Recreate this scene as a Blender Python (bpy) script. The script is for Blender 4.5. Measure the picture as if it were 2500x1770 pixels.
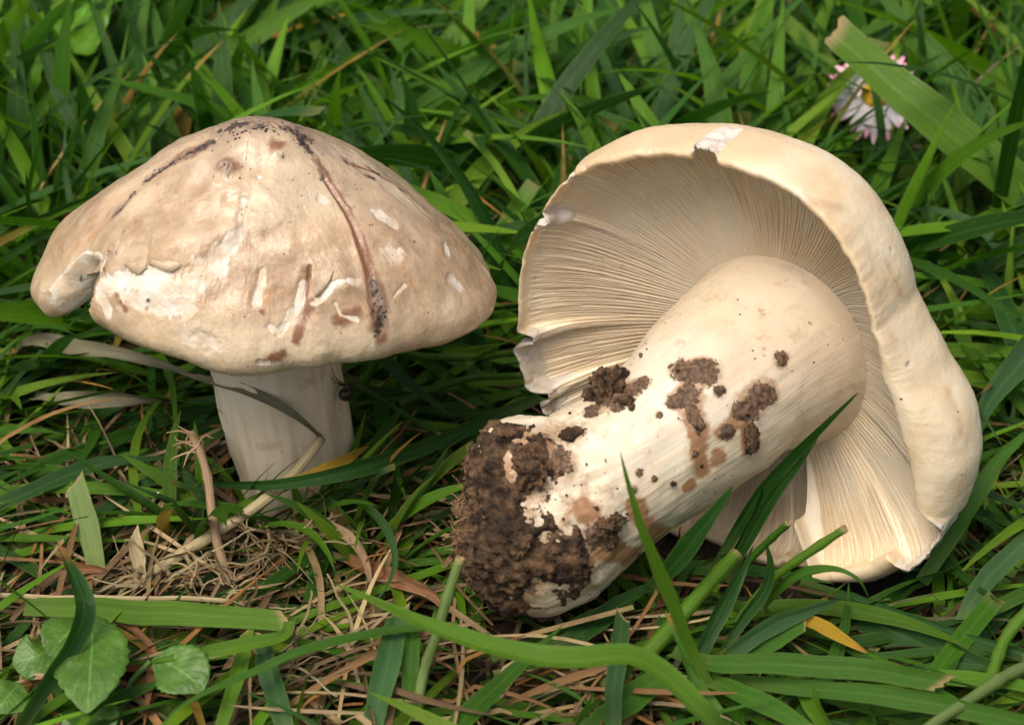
# Two St George's mushrooms in a wet lawn.  All lengths below are centimetres; meshes are written in metres.
import bpy, math, random
import numpy as np
from mathutils import Vector

for o in list(bpy.data.objects):
    bpy.data.objects.remove(o)
scene = bpy.context.scene
COL = scene.collection
U = 0.01                                     # cm -> m

# ---------------------------------------------------------------- camera
cam_data = bpy.data.cameras.new('camera')
cam = bpy.data.objects.new('camera', cam_data)
COL.objects.link(cam)
cam.location = (0.0, -32.216 * U, 21.6 * U)
cam.rotation_euler = (math.radians(60), 0, 0)
cam_data.lens = 60
cam_data.sensor_width = 36
cam_data.clip_start = 0.01
cam_data.clip_end = 200
cam_data.dof.use_dof = True
cam_data.dof.focus_distance = 0.345
cam_data.dof.aperture_fstop = 24
scene.camera = cam

# ---------------------------------------------------------------- sky and sun
SUN_EL, SUN_AZ = 62, 235                      # degrees; azimuth counter-clockwise from +x
world = bpy.data.worlds.new('World')
scene.world = world
world.use_nodes = True
wn = world.node_tree.nodes
sky = wn.new('ShaderNodeTexSky')
sky.sky_type = 'NISHITA'
sky.sun_disc = False
sky.sun_elevation = math.radians(SUN_EL)
sky.sun_rotation = math.radians(90 - SUN_AZ)
sky.air_density = 0.8
sky.dust_density = 8.0
sky.ozone_density = 1.0
bg = wn['Background']
bg.inputs['Strength'].default_value = 0.15
world.node_tree.links.new(sky.outputs[0], bg.inputs['Color'])
sun_data = bpy.data.lights.new('sun', 'SUN')
sun_data.energy = 1.8
sun_data.angle = math.radians(28)
sun_data.color = (1.0, 0.91, 0.76)
sun = bpy.data.objects.new('sun', sun_data)
COL.objects.link(sun)
_sd = Vector((math.cos(math.radians(SUN_EL)) * math.cos(math.radians(SUN_AZ)),
              math.cos(math.radians(SUN_EL)) * math.sin(math.radians(SUN_AZ)),
              math.sin(math.radians(SUN_EL))))
sun.rotation_euler = _sd.to_track_quat('Z', 'Y').to_euler()
sun.location = (0, 0, 3)

scene.view_settings.view_transform = 'Standard'
scene.view_settings.look = 'None'
scene.view_settings.gamma = 1
scene.view_settings.exposure = 0.03
scene.view_settings.use_curve_mapping = False
scene.render.engine = 'CYCLES'
scene.cycles.use_denoising = True
scene.cycles.max_bounces = 8
scene.cycles.transparent_max_bounces = 8
scene.cycles.sample_clamp_indirect = 6

# ---------------------------------------------------------------- object helpers
ORIGIN = {}


def props(o, label=None, category=None, group=None, kind=None):
    if label: o['label'] = label
    if category: o['category'] = category
    if group: o['group'] = group
    if kind: o['kind'] = kind
    return o


def link(o, parent, origin):
    COL.objects.link(o)
    origin = np.asarray(origin, float)
    if parent is not None:
        o.parent = parent
        o.location = Vector((origin - ORIGIN[parent]) * U)
    else:
        o.location = Vector(origin * U)
    ORIGIN[o] = origin
    return o


def thing(name, origin):
    o = bpy.data.objects.new(name, None)
    o.empty_display_size = 0.01
    return link(o, None, origin)


def mesh_data(name, V, F, mat, attrs=None, uv=None, smooth=True):
    """V (n,3) cm already relative to the origin, F (m,3|4) int array or list of such arrays."""
    V = np.ascontiguousarray(V, np.float32)
    Fs = F if isinstance(F, (list, tuple)) else [F]
    Fs = [np.asarray(f, np.int32) for f in Fs if len(f)]
    m = bpy.data.meshes.new(name)
    m.vertices.add(len(V))
    m.vertices.foreach_set('co', (V * U).ravel())
    loops = np.concatenate([f.ravel() for f in Fs])
    tot = np.concatenate([np.full(len(f), f.shape[1], np.int32) for f in Fs])
    start = np.concatenate([[0], np.cumsum(tot)[:-1]]).astype(np.int32)
    m.loops.add(len(loops))
    m.loops.foreach_set('vertex_index', loops)
    m.polygons.add(len(tot))
    m.polygons.foreach_set('loop_start', start)
    if smooth:
        m.polygons.foreach_set('use_smooth', np.ones(len(tot), bool))
    m.update(calc_edges=True)
    for k, a in (attrs or {}).items():
        a = np.asarray(a, np.float32)
        if a.ndim == 1:
            at = m.attributes.new(k, 'FLOAT', 'POINT')
            at.data.foreach_set('value', a)
        else:
            if a.shape[1] == 3:
                a = np.concatenate([a, np.ones((len(a), 1), np.float32)], 1)
            at = m.attributes.new(k, 'FLOAT_COLOR', 'POINT')
            at.data.foreach_set('color', a.ravel())
    if uv is not None:
        l = m.uv_layers.new(name='UVMap')
        l.data.foreach_set('uv', np.asarray(uv, np.float32)[loops].ravel())
    if mat: m.materials.append(mat)
    m.validate()
    return m


def build(name, V, F, mat, parent=None, origin=None, attrs=None, uv=None, smooth=True, **kw):
    V = np.asarray(V, float)
    if origin is None:
        origin = ORIGIN[parent] if parent is not None else (V.min(0) + V.max(0)) / 2 * [1, 1, 0] + [0, 0, V[:, 2].min()]
    origin = np.asarray(origin, float)
    o = bpy.data.objects.new(name, mesh_data(name, V - origin, F, mat, attrs, uv, smooth))
    link(o, parent, origin)
    return props(o, **kw)
# ---------------------------------------------------------------- numpy geometry
def _h(i, j, k, s):
    n = (i.astype(np.int64) * 374761393 + j.astype(np.int64) * 668265263 + k.astype(np.int64) * 2147483647 + s * 974634777) & 0xffffffff
    n = ((n ^ (n >> 13)) * 1274126177) & 0xffffffff
    n = ((n ^ (n >> 16)) * 2246822519) & 0xffffffff
    return ((n ^ (n >> 15)) & 0xffff) / 32767.5 - 1.0


def vnoise(P, seed=0):
    P = np.asarray(P, float)
    i = np.floor(P).astype(np.int64)
    f = P - i
    f = f * f * f * (f * (f * 6 - 15) + 10)
    r = 0
    for a in (0, 1):
        wa = f[..., 0] if a else 1 - f[..., 0]
        for b in (0, 1):
            wb = f[..., 1] if b else 1 - f[..., 1]
            for c in (0, 1):
                wc = f[..., 2] if c else 1 - f[..., 2]
                r = r + wa * wb * wc * _h(i[..., 0] + a, i[..., 1] + b, i[..., 2] + c, seed)
    return r


def fbm(P, octaves=4, seed=0, gain=0.5):
    r, a = 0, 1.0
    P = np.asarray(P, float)
    for o in range(octaves):
        r = r + a * vnoise(P * 2.03 ** o + 17.3 * o, seed + o)
        a *= gain
    return r


def catmull(P, n, closed=False):
    """Centripetal-free Catmull-Rom through P, n samples evenly spaced by length."""
    P = np.asarray(P, float)
    Q = np.vstack([2 * P[0] - P[1], P, 2 * P[-1] - P[-2]])
    out = []
    for k in range(len(P) - 1):
        t = np.linspace(0, 1, 24, endpoint=False)[:, None]
        a, b, c, d = Q[k], Q[k + 1], Q[k + 2], Q[k + 3]
        out.append(.5 * (2 * b + (c - a) * t + (2 * a - 5 * b + 4 * c - d) * t ** 2 + (3 * b - a - 3 * c + d) * t ** 3))
    out = np.vstack(out + [P[-1:]])
    L = np.concatenate([[0], np.cumsum(np.linalg.norm(np.diff(out, axis=0), axis=1))])
    s = np.linspace(0, L[-1], n)
    return np.stack([np.interp(s, L, out[:, k]) for k in range(out.shape[1])], 1)


def ptable(deg, tab):
    """periodic smooth table lookup: tab = [(deg, value)...]"""
    tab = sorted(tab)
    x = np.array([t[0] for t in tab], float)
    y = np.array([t[1] for t in tab], float)
    x = np.concatenate([x[-3:] - 360, x, x[:3] + 360])
    y = np.concatenate([y[-3:], y, y[:3]])
    q = np.arange(0, 360, .5)
    yq = np.interp(q, x, y)
    ker = np.hanning(15); ker /= ker.sum()
    yq = np.convolve(np.concatenate([yq[-20:], yq, yq[:20]]), ker, 'same')[20:-20]
    return np.interp(np.mod(deg, 360), np.concatenate([q, [360]]), np.concatenate([yq, yq[:1]]))


def sst(x, a, b):
    t = np.clip((x - a) / (b - a), 0, 1)
    return t * t * (3 - 2 * t)


def grid_faces(nu, nv, wrap_u=False, flip=False):
    u = np.arange(nu if wrap_u else nu - 1)
    v = np.arange(nv - 1)
    uu, vv = np.meshgrid(u, v, indexing='ij')
    u2 = (uu + 1) % nu
    a, b, c, d = uu * nv + vv, u2 * nv + vv, u2 * nv + vv + 1, uu * nv + vv + 1
    F = np.stack([a, b, c, d], -1).reshape(-1, 4)
    return F[:, ::-1] if flip else F


def grid_normals(G, wrap_u=False):
    du = (np.roll(G, -1, 0) - np.roll(G, 1, 0)) if wrap_u else np.gradient(G, axis=0)
    dv = np.gradient(G, axis=1)
    N = np.cross(du, dv)
    return N / np.maximum(np.linalg.norm(N, axis=-1, keepdims=True), 1e-9)


def stroke_mask(P, strokes):
    """strokes: list of polylines [(x,y,z,r),...]; returns max over strokes of clip(1-d/r)."""
    sh = P.shape[:-1]
    P = P.reshape(-1, 3)
    m = np.zeros(len(P))
    for st in strokes:
        S = np.asarray(st, float)
        if len(S) == 1: S = np.vstack([S, S + [1e-4, 0, 0, 0]])
        lo = S[:, :3].min(0) - S[:, 3].max(); hi = S[:, :3].max(0) + S[:, 3].max()
        idx = np.nonzero(((P > lo) & (P < hi)).all(1))[0]
        if not len(idx): continue
        Q = P[idx]
        for k in range(len(S) - 1):
            a, b = S[k, :3], S[k + 1, :3]
            ab = b - a
            t = np.clip(((Q - a) @ ab) / max(ab @ ab, 1e-9), 0, 1)
            d = np.linalg.norm(Q - (a + t[:, None] * ab), axis=1)
            r = S[k, 3] + t * (S[k + 1, 3] - S[k, 3])
            m[idx] = np.maximum(m[idx], np.clip(1 - d / r, 0, 1))
    return m.reshape(sh)


# ---- standing mushroom ------------------------------------------------------
A_C = np.array([-5.15, -0.9])                  # cap axis
A_APEX = 8.95
A_PROFILE = catmull([(0, 1), (.07, .995), (.16, .955), (.3, .860), (.5, .700), (.72, .495), (.87, .30), (.955, .14), (.993, .04), (1.0, -.03),
                     (.985, -.09), (.95, -.13), (.90, -.115), (.84, -.06), (.7, .05), (.5, .12), (.27, .14)], 230)
A_R = [(0, 4.78), (25, 4.6), (60, 4.1), (90, 3.8), (120, 4.0), (150, 4.6), (168, 4.87), (180, 4.85), (188, 4.68), (195, 4.35), (203, 4.05), (212, 3.8),
       (222, 3.72), (232, 3.66), (245, 3.6), (258, 3.56), (270, 3.55), (285, 3.5), (300, 3.75), (315, 4.1), (330, 4.45), (345, 4.7)]
A_Z = [(30, 5.2), (90, 5.25), (150, 5.1), (165, 5.05), (180, 5.28), (188, 5.53), (196, 5.56), (204, 5.9), (212, 6.07), (220, 6.02), (228, 5.97), (236, 5.93), (244, 5.9), (252, 5.83), (260, 5.67), (268, 5.6), (276, 5.61), (284, 5.63), (292, 5.68), (300, 5.7), (308, 5.7), (316, 5.68), (324, 5.63), (332, 5.53), (340, 5.45), (348, 5.35), (356, 5.15)]


def cap_a(nth=620, detail=True):
    th = np.linspace(0, 360, nth, endpoint=False)
    R, Z = ptable(th, A_R), ptable(th, A_Z)
    p = A_PROFILE
    ns = len(p)
    sg = np.arange(ns) / (ns - 1)
    kR = np.ones((nth, ns)) * p[None, :, 0]
    c, s = np.cos(np.radians(th))[:, None], np.sin(np.radians(th))[:, None]
    low = sst(sg, .30, .62)[None, :] * (1 - sst(sg, .86, .97))[None, :]
    # the broken notch at the left, where a wedge of margin is gone
    jag = 2.6 * vnoise(np.stack([sg * 11, sg * 0, sg * 0], -1), 5)
    dth = th[:, None] - (205.5 + jag[None, :])
    notch = np.where(dth < 0, sst(dth, -9, -3.5), 1 - sst(dth, 0.2, 2.2)) * sst(sg, .36, .50)[None, :] * (1 - sst(sg, .80, .9))[None, :]
    rr = kR * R[:, None]
    s_cut = int(.485 * ns); s_lip = int(.60 * ns); s_in = int(.86 * ns)
    src = np.arange(ns, dtype=float)
    cut = np.where(src <= s_lip, src * s_cut / s_lip, 0.0)
    uu = np.clip((src - s_lip) / (s_in - s_lip), 0, 1)
    tj = th[:, None] + (th[:, None] > 210) * 1.6 * vnoise(np.stack([src * .16, src * 0, src * 0], -1), 5)[None] + (th[:, None] > 210) * .7 * vnoise(np.stack([src * .5, src * 0, src * 0], -1), 15)[None]
    qn = np.where(tj < 210, sst(tj, 192, 205), 1 - sst(tj, 217.5, 219.5))
    pr_c = np.where(src <= s_lip, np.interp(cut, src, p[:, 0]), (p[s_cut, 0] - .09) * (1 - uu) + p[s_in, 0] * uu)
    pz_c = np.where(src <= s_lip, np.interp(cut, src, p[:, 1]), (p[s_cut, 1] - .10) * (1 - uu) + p[s_in, 1] * uu)
    tail = src > s_in
    pr_c = np.where(tail, p[:, 0], pr_c); pz_c = np.where(tail, p[:, 1], pz_c)
    prm = p[None, :, 0] * (1 - qn) + pr_c[None] * qn
    pzm = p[None, :, 1] * (1 - qn) + pz_c[None] * qn
    notch = qn * sst(src, s_lip * .93, s_lip * 1.03)[None] * (1 - sst(src, s_in * .9, s_in))[None] + .6 * qn * (1 - qn) * 4 * sst(src, s_cut, s_lip)[None]
    rr = prm * R[:, None]
    rr = rr + .035 * low * vnoise(np.stack([th[:, None] * .16 + 0 * sg, np.zeros_like(kR), np.zeros_like(kR)], -1), 8)
    zz = Z[:, None] + (A_APEX - Z[:, None]) * pzm
    G = np.stack([A_C[0] + rr * c + .12 * (1 - sg)[None, :] ** 3, A_C[1] + rr * s, zz], -1)
    return th, sg, G, notch


A_STEM = catmull([(-4.55, -0.55, -0.5, 1.36), (-4.72, -0.6, 0.3, 1.34), (-4.9, -0.75, 2.0, 1.36), (-5.08, -0.85, 4.0, 1.38), (-5.12, -0.9, 5.2, 1.45), (-5.14, -0.9, 6.3, 1.6)], 120)


def stem_a(nph=200):
    ph = np.linspace(0, 2 * np.pi, nph, endpoint=False)
    c = A_STEM
    G = np.stack([c[None, :, 0] + c[None, :, 3] * np.cos(ph)[:, None], c[None, :, 1] + c[None, :, 3] * np.sin(ph)[:, None],
                  np.repeat(c[None, :, 2], nph, 0)], -1)
    return ph, G


# ---- lying mushroom ---------------------------------------------------------
B_N = np.array([-.552, -.834, 0.0])
B_E1 = np.array([.834, -.552, 0.0])
B_E2 = np.array([0, 0, 1.0])
B_C = np.array([4.48, -2.71, 4.8])
B_LIP = [(187, 5.15), (180, 5.1), (171, 5.05), (161, 4.95), (152, 4.88), (144, 4.78), (136, 4.58), (129, 4.40), (116, 4.18), (107, 4.03), (99, 3.92), (89, 3.82), (75, 3.75), (59, 3.5), (43, 3.26), (27, 3.02), (8, 3.08),
         (350, 3.58), (337, 4.25), (331, 4.62), (322, 4.9), (310, 5.02), (296, 5.05), (282, 4.9), (268, 4.75), (256, 4.9), (235, 5.2), (213, 5.35), (199, 5.45), (192, 5.25)]
B_OUT = [(4, 3.85), (15, 3.48), (27, 3.30), (42, 3.52), (54, 3.72), (65, 3.92), (78, 4.1), (89, 4.15), (101, 4.25), (112, 4.42), (129, 4.76), (144, 5.01), (160, 4.56), (171, 4.58), (187, 4.84), (198, 5.23), (213, 5.45), (235, 5.3), (262, 5.05), (280, 5.3), (294, 5.29), (306, 5.63), (318, 5.49), (332, 5.3), (344, 5.01), (354, 4.55)]
B_ROLL = [(60, 1), (110, .9), (128, .75), (142, .35), (150, .08), (190, .05), (250, .1), (285, .3), (300, .6), (320, .8), (350, 1), (10, 1)]
B_NG = 90                                       # profile samples on the gill side
B_NO = 110                                      # on the outside


def cap_b(nth=760):
    th = np.linspace(0, 360, nth, endpoint=False)
    L, O, W = ptable(th, B_LIP), ptable(th, B_OUT), ptable(th, B_ROLL)
    W0 = W.copy()
    O = np.maximum(O, L + .08)
    P3 = np.stack([th * .35, th * 0, th * 0], -1)
    rag = .05 * vnoise(P3, 3) + .03 * vnoise(P3 * 3.1, 4)
    flesh = np.zeros(nth)

    def win(a, b, e=.8):
        return sst(th, a - e, a + e) * (1 - sst(th, b - e, b + e))
    brk = win(99.5, 106.5, .9)                      # broken rim at the top
    L = L + .20 * brk + .08 * brk * vnoise(P3 * 5, 6); W = W * (1 - .55 * brk); flesh = np.maximum(flesh, brk)
    brk2 = win(316.5, 332, .5)                  # broken rim low on the right
    L = L + (.50 + .1 * (th - 318) / 13) * brk2; W = W * (1 - .9 * brk2); flesh = np.maximum(flesh, brk2)
    nt = win(158.5, 161, .6); L = L - .22 * nt; O = O - .2 * nt; flesh = np.maximum(flesh, .8 * win(156, 164, .6))
    flesh = np.maximum(flesh, .7 * win(142, 147, .6))
    nt = win(192.5, 195.5, .6); L = L - .4 * nt; O = O - .38 * nt; flesh = np.maximum(flesh, nt)
    nt = win(208.0, 211, .5); L = L - .35 * nt; O = O - .35 * nt
    low = win(195, 250, 1.0)
    L = L + low * rag * 1.5; flesh = np.maximum(flesh, .8 * low)
    slit = win(293.2, 294.4, .25); L = L - 1.2 * slit; O = O - 1.25 * slit
    back = win(262, 293.6, .25) * .30 + win(284, 293.6, .25) * .15  # the lobe beside the slit sits deeper
    L = L + rag * .4
    O = np.maximum(O, L + .05)
    prof = np.zeros((nth, B_NG + B_NO, 2))
    for i in range(nth):
        l, o, w, v = L[i], O[i], W[i], W0[i]
        t = .10 + .10 * w
        gi = [(.95, -1.45), (1.9, -1.43), (.55 * l + .6, -1.25), (.82 * l + .22, -.92), (l - .08 + .22 * w, -.40 - .15 * w), (l + .02 + .05 * w, -.10 - .06 * w)]
        ou = [(l + .02 + .05 * w, -.10 - .06 * w), (l, .0), (l + t * .5, .07 * (1 + w)), (l + .48 * (o - l) + .04, .06 + .05 * w - .05), (o - .12 * (o - l), -.35 * v - .10), (o, -.95 * v - .25), (o * .955, -1.35 * v - .5),
              (o * .84, -1.95 - .2 * v), (o * .64, -2.7), (o * .40, -3.2), (o * .15, -3.4), (0.0, -3.42)]
        prof[i, :B_NG] = catmull(gi, B_NG)
        prof[i, B_NG:] = catmull(ou, B_NO + 1)[1:]
    sg = np.arange(B_NG + B_NO)
    att = sst(sg, 15, B_NG) * (1 - sst(sg, B_NG + 30, B_NG + 95))
    prof[:, :, 1] -= back[:, None] * att[None, :]
    # flare: the left side bends back a little, the right side is raised
    a = prof[:, :, 1]
    c, s = np.cos(np.radians(th))[:, None, None], np.sin(np.radians(th))[:, None, None]
    G = B_C + prof[:, :, :1] * c * B_E1 + prof[:, :, :1] * s * B_E2 + prof[:, :, 1:] * B_N
    return th, sg, G, flesh, prof


B_STEM = catmull([tuple(B_C + .12 * B_E1 - .66 * B_E2 - 1.85 * B_N) + (2.40,), tuple(B_C + .05 * B_E1 - .66 * B_E2 - 1.25 * B_N) + (2.08,),
                  tuple(B_C - .08 * B_E1 - .72 * B_E2 - .4 * B_N) + (1.90,), (3.75, -3.20, 3.78, 1.76), (2.7, -3.95, 3.22, 1.58), (1.5, -4.48, 2.68, 1.66), (.75, -4.7, 2.42, 1.92), (.1, -4.82, 2.2, 1.9), (-.4, -4.87, 2.1, 1.58), (-.7, -4.88, 2.05, 1.02),
                  (-.84, -4.88, 2.05, .05)], 270)


def stem_b(nph=330):
    c = B_STEM[:, :3]
    T = np.gradient(c, axis=0); T /= np.linalg.norm(T, axis=1, keepdims=True)
    X = np.cross(T, [0, 0, 1.0]); X /= np.linalg.norm(X, axis=1, keepdims=True)
    Y = np.cross(T, X)
    ph = np.linspace(0, 2 * np.pi, nph, endpoint=False)[:, None, None]
    G = c[None] + B_STEM[None, :, 3:] * (np.cos(ph) * X[None] + np.sin(ph) * Y[None])
    return ph[:, 0, 0], G
# ---------------------------------------------------------------- materials
class NT:
    def __init__(s, name):
        s.m = bpy.data.materials.new(name)
        s.m.use_nodes = True
        s.t = s.m.node_tree
        s.b = s.t.nodes['Principled BSDF']
        s.out = s.t.nodes['Material Output']

    def n(s, typ, **kw):
        x = s.t.nodes.new(typ)
        for k, v in kw.items():
            if k.startswith('i_'):
                x.inputs[int(k[2:]) if k[2:].isdigit() else k[2:].replace('_', ' ')].default_value = v
            else:
                setattr(x, k, v)
        return x

    def l(s, a, b): s.t.links.new(a, b)

    def val(s, x, v):
        if hasattr(v, 'is_linked') or hasattr(v, 'links'): s.l(v, x)
        else: x.default_value = v

    def math(s, op, a, b=0.0, c=None, clamp=False):
        x = s.n('ShaderNodeMath', operation=op, use_clamp=clamp)
        s.val(x.inputs[0], a); s.val(x.inputs[1], b)
        if c is not None: s.val(x.inputs[2], c)
        return x.outputs[0]

    def attr(s, name, out='Fac'): return s.n('ShaderNodeAttribute', attribute_name=name).outputs[out]

    def obj(s): return s.n('ShaderNodeTexCoord').outputs['Object']

    def noise(s, scale, detail=4, rough=.55, vec=None, dist=0.0):
        x = s.n('ShaderNodeTexNoise', i_Scale=scale, i_Detail=detail, i_Roughness=rough, i_Distortion=dist)
        s.l(vec if vec is not None else s.obj(), x.inputs['Vector'])
        return x.outputs['Fac']

    def vor(s, scale, vec=None, feature='F1', rnd=1.0):
        x = s.n('ShaderNodeTexVoronoi', feature=feature, i_Scale=scale, i_Randomness=rnd)
        s.l(vec if vec is not None else s.obj(), x.inputs['Vector'])
        return x.outputs['Distance']

    def ramp(s, fac, lo, hi, a=0.0, b=1.0):
        x = s.n('ShaderNodeMapRange', interpolation_type='SMOOTHSTEP')
        s.val(x.inputs['Value'], fac)
        for k, v in (('From Min', lo), ('From Max', hi), ('To Min', a), ('To Max', b)): s.val(x.inputs[k], v)
        return x.outputs[0]

    def mix(s, fac, a, b, blend='MIX'):
        x = s.n('ShaderNodeMix', data_type='RGBA', blend_type=blend)
        s.val(x.inputs[0], fac)
        for i, v in ((6, a), (7, b)):
            if isinstance(v, tuple): x.inputs[i].default_value = v if len(v) == 4 else v + (1,)
            else: s.l(v, x.inputs[i])
        return x.outputs[2]

    def stretch(s, scale, vec=None):
        x = s.n('ShaderNodeMapping')
        x.inputs['Scale'].default_value = scale
        s.l(vec if vec is not None else s.obj(), x.inputs['Vector'])
        return x.outputs[0]

    def bump(s, h, strength, dist=.0005, prev=None):
        x = s.n('ShaderNodeBump', i_Strength=strength, i_Distance=dist)
        s.l(h, x.inputs['Height'])
        if prev is not None: s.l(prev, x.inputs['Normal'])
        return x.outputs[0]

    def done(s, col=None, rough=.5, nrm=None, spec=.5, sss=0.0, radius=(.003, .0018, .001)):
        b = s.b
        if col is not None: s.val(b.inputs['Base Color'], col if not isinstance(col, tuple) else col + (1,))
        s.val(b.inputs['Roughness'], rough)
        s.val(b.inputs['Specular IOR Level'], spec)
        if nrm is not None: s.l(nrm, b.inputs['Normal'])
        if sss:
            b.inputs['Subsurface Weight'].default_value = sss
            b.inputs['Subsurface Radius'].default_value = radius
            b.inputs['Subsurface Scale'].default_value = 1.0
        return s.m


def mat_cap_a():
    m = NT('weathered_cap_skin')
    big, mid, fine = m.noise(70, 5, .6), m.noise(260, 5, .62), m.noise(1300, 4, .65)
    uv = m.n('ShaderNodeUVMap').outputs[0]
    rad = m.noise(1.0, 5, .65, m.stretch((75, 5, 1), uv))
    col = m.mix(m.ramp(big, .36, .66), (.33, .222, .130), (.545, .405, .258))
    col = m.mix(m.math('MULTIPLY', m.ramp(rad, .46, .66), m.attr('low')), col, (.47, .28, .14))
    col = m.mix(m.math('MULTIPLY', m.ramp(mid, .44, .72), .45), col, (.67, .55, .40))
    col = m.mix(m.math('MULTIPLY', m.attr('pale'), .75), col, (.71, .595, .415))
    col = m.mix(m.math('MULTIPLY', m.ramp(fine, .50, .68), .28), col, (.36, .23, .13))
    # rusty stains
    st = m.math('MULTIPLY_ADD', m.math('SUBTRACT', mid, .5), 1.3, m.attr('stain'))
    col = m.mix(m.ramp(st, .28, .80, 0, .92), col, (.20, .082, .034))
    # bare white flesh where the skin is torn off
    fl = m.math('MULTIPLY_ADD', m.math('SUBTRACT', m.noise(210, 6, .68), .5), 1.6, m.math('MULTIPLY_ADD', m.math('SUBTRACT', rad, .5), 1.8, m.attr('flesh')))
    flm = m.ramp(fl, .28, .58)
    fcol = m.mix(m.ramp(m.noise(240, 4), .35, .65), (.74, .69, .60), (.64, .51, .36))
    col = m.mix(flm, col, fcol)
    # adhering soil: speckles, denser where the mask is high
    sp = m.math('SUBTRACT', m.math('ADD', m.vor(1000), m.math('MULTIPLY', m.math('SUBTRACT', .62, m.noise(240, 4, .65)), 1.2)), m.math('MULTIPLY', m.attr('dirt'), .42))
    spm = m.ramp(sp, .07, .13, 1, 0)
    smear = m.ramp(m.math('MULTIPLY_ADD', m.math('SUBTRACT', mid, .5), 1.6, m.attr('dirt')), .12, .85, 0, .80)
    col = m.mix(smear, col, (.25, .175, .12))
    dk = m.ramp(m.math('MULTIPLY_ADD', m.math('SUBTRACT', m.noise(600, 5, .7), .5), 1.6, m.attr('dirt')), .62, 1.0, 0, .9)
    col = m.mix(dk, col, (.06, .035, .022))
    col = m.mix(spm, col, (.035, .024, .016))
    rough = m.math('ADD', m.ramp(fine, .3, .7, .0, .18), m.ramp(big, .42, .60, .38, .20))
    h = m.math('MULTIPLY_ADD', fine, .18, m.math('MULTIPLY_ADD', mid, .8, m.math('MULTIPLY_ADD', spm, .6, m.math('MULTIPLY_ADD', flm, -.30, m.math('MULTIPLY', m.math('MULTIPLY', rad, m.attr('low')), .9)))))
    nb = m.bump(h, .60, .0008)
    m.b.inputs['Coat Weight'].default_value = .22
    m.b.inputs['Coat Roughness'].default_value = .22
    m.l(nb, m.b.inputs['Coat Normal'])
    return m.done(col, rough, nb, .5, .12)


def mat_cap_b():
    m = NT('cream_cap_skin')
    big, mid, fine = m.noise(60, 3), m.noise(250, 4), m.noise(1400, 4, .6)
    col = m.mix(m.ramp(big, .35, .68), (.66, .50, .30), (.76, .655, .465))
    col = m.mix(m.ramp(mid, .55, .8, 0, .5), col, (.78, .68, .49))
    col = m.mix(m.ramp(m.noise(130, 6, .7), .54, .74, 0, .30), col, (.50, .35, .21))
    col = m.mix(m.math('MULTIPLY', m.ramp(fine, .55, .72), .18), col, (.50, .32, .17))
    st = m.math('MULTIPLY_ADD', m.math('SUBTRACT', mid, .5), .9, m.attr('stain'))
    col = m.mix(m.ramp(st, .25, .85, 0, .7), col, (.42, .24, .12))
    under = m.attr('under')
    col = m.mix(under, col, (.90, .78, .58))
    flm = m.ramp(m.math('MULTIPLY_ADD', m.math('SUBTRACT', m.noise(420, 4), .5), .7, m.attr('flesh')), .45, .55)
    col = m.mix(flm, col, m.mix(m.ramp(mid, .4, .65), (.58, .51, .42), (.70, .64, .57)))
    specks = m.ramp(m.vor(230), .05, .075, 1, 0)
    rare = m.math('MULTIPLY', specks, m.ramp(m.noise(60, 2), .50, .58))
    col = m.mix(rare, col, (.10, .06, .035))
    h = m.math('MULTIPLY_ADD', fine, .45, m.math('MULTIPLY_ADD', mid, .7, m.math('MULTIPLY', flm, -.6)))
    return m.done(col, m.ramp(fine, .3, .7, .34, .50), m.bump(h, .42, .0006), .5, .15)


def mat_gill():
    m = NT('cream_gill')
    col = m.mix(m.ramp(m.noise(70, 3), .35, .68), (.90, .79, .60), (.93, .86, .71))
    col = m.mix(m.ramp(m.noise(400, 4), .60, .76, 0, .4), col, (.74, .55, .34))
    m.done(col, .6, None, .3, .0)
    tr = m.n('ShaderNodeBsdfTranslucent'); m.l(col, tr.inputs['Color'])
    mx = m.n('ShaderNodeMixShader'); mx.inputs[0].default_value = .48
    m.l(m.b.outputs[0], mx.inputs[1]); m.l(tr.outputs[0], mx.inputs[2]); m.l(mx.outputs[0], m.out.inputs['Surface'])
    return m.m


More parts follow.
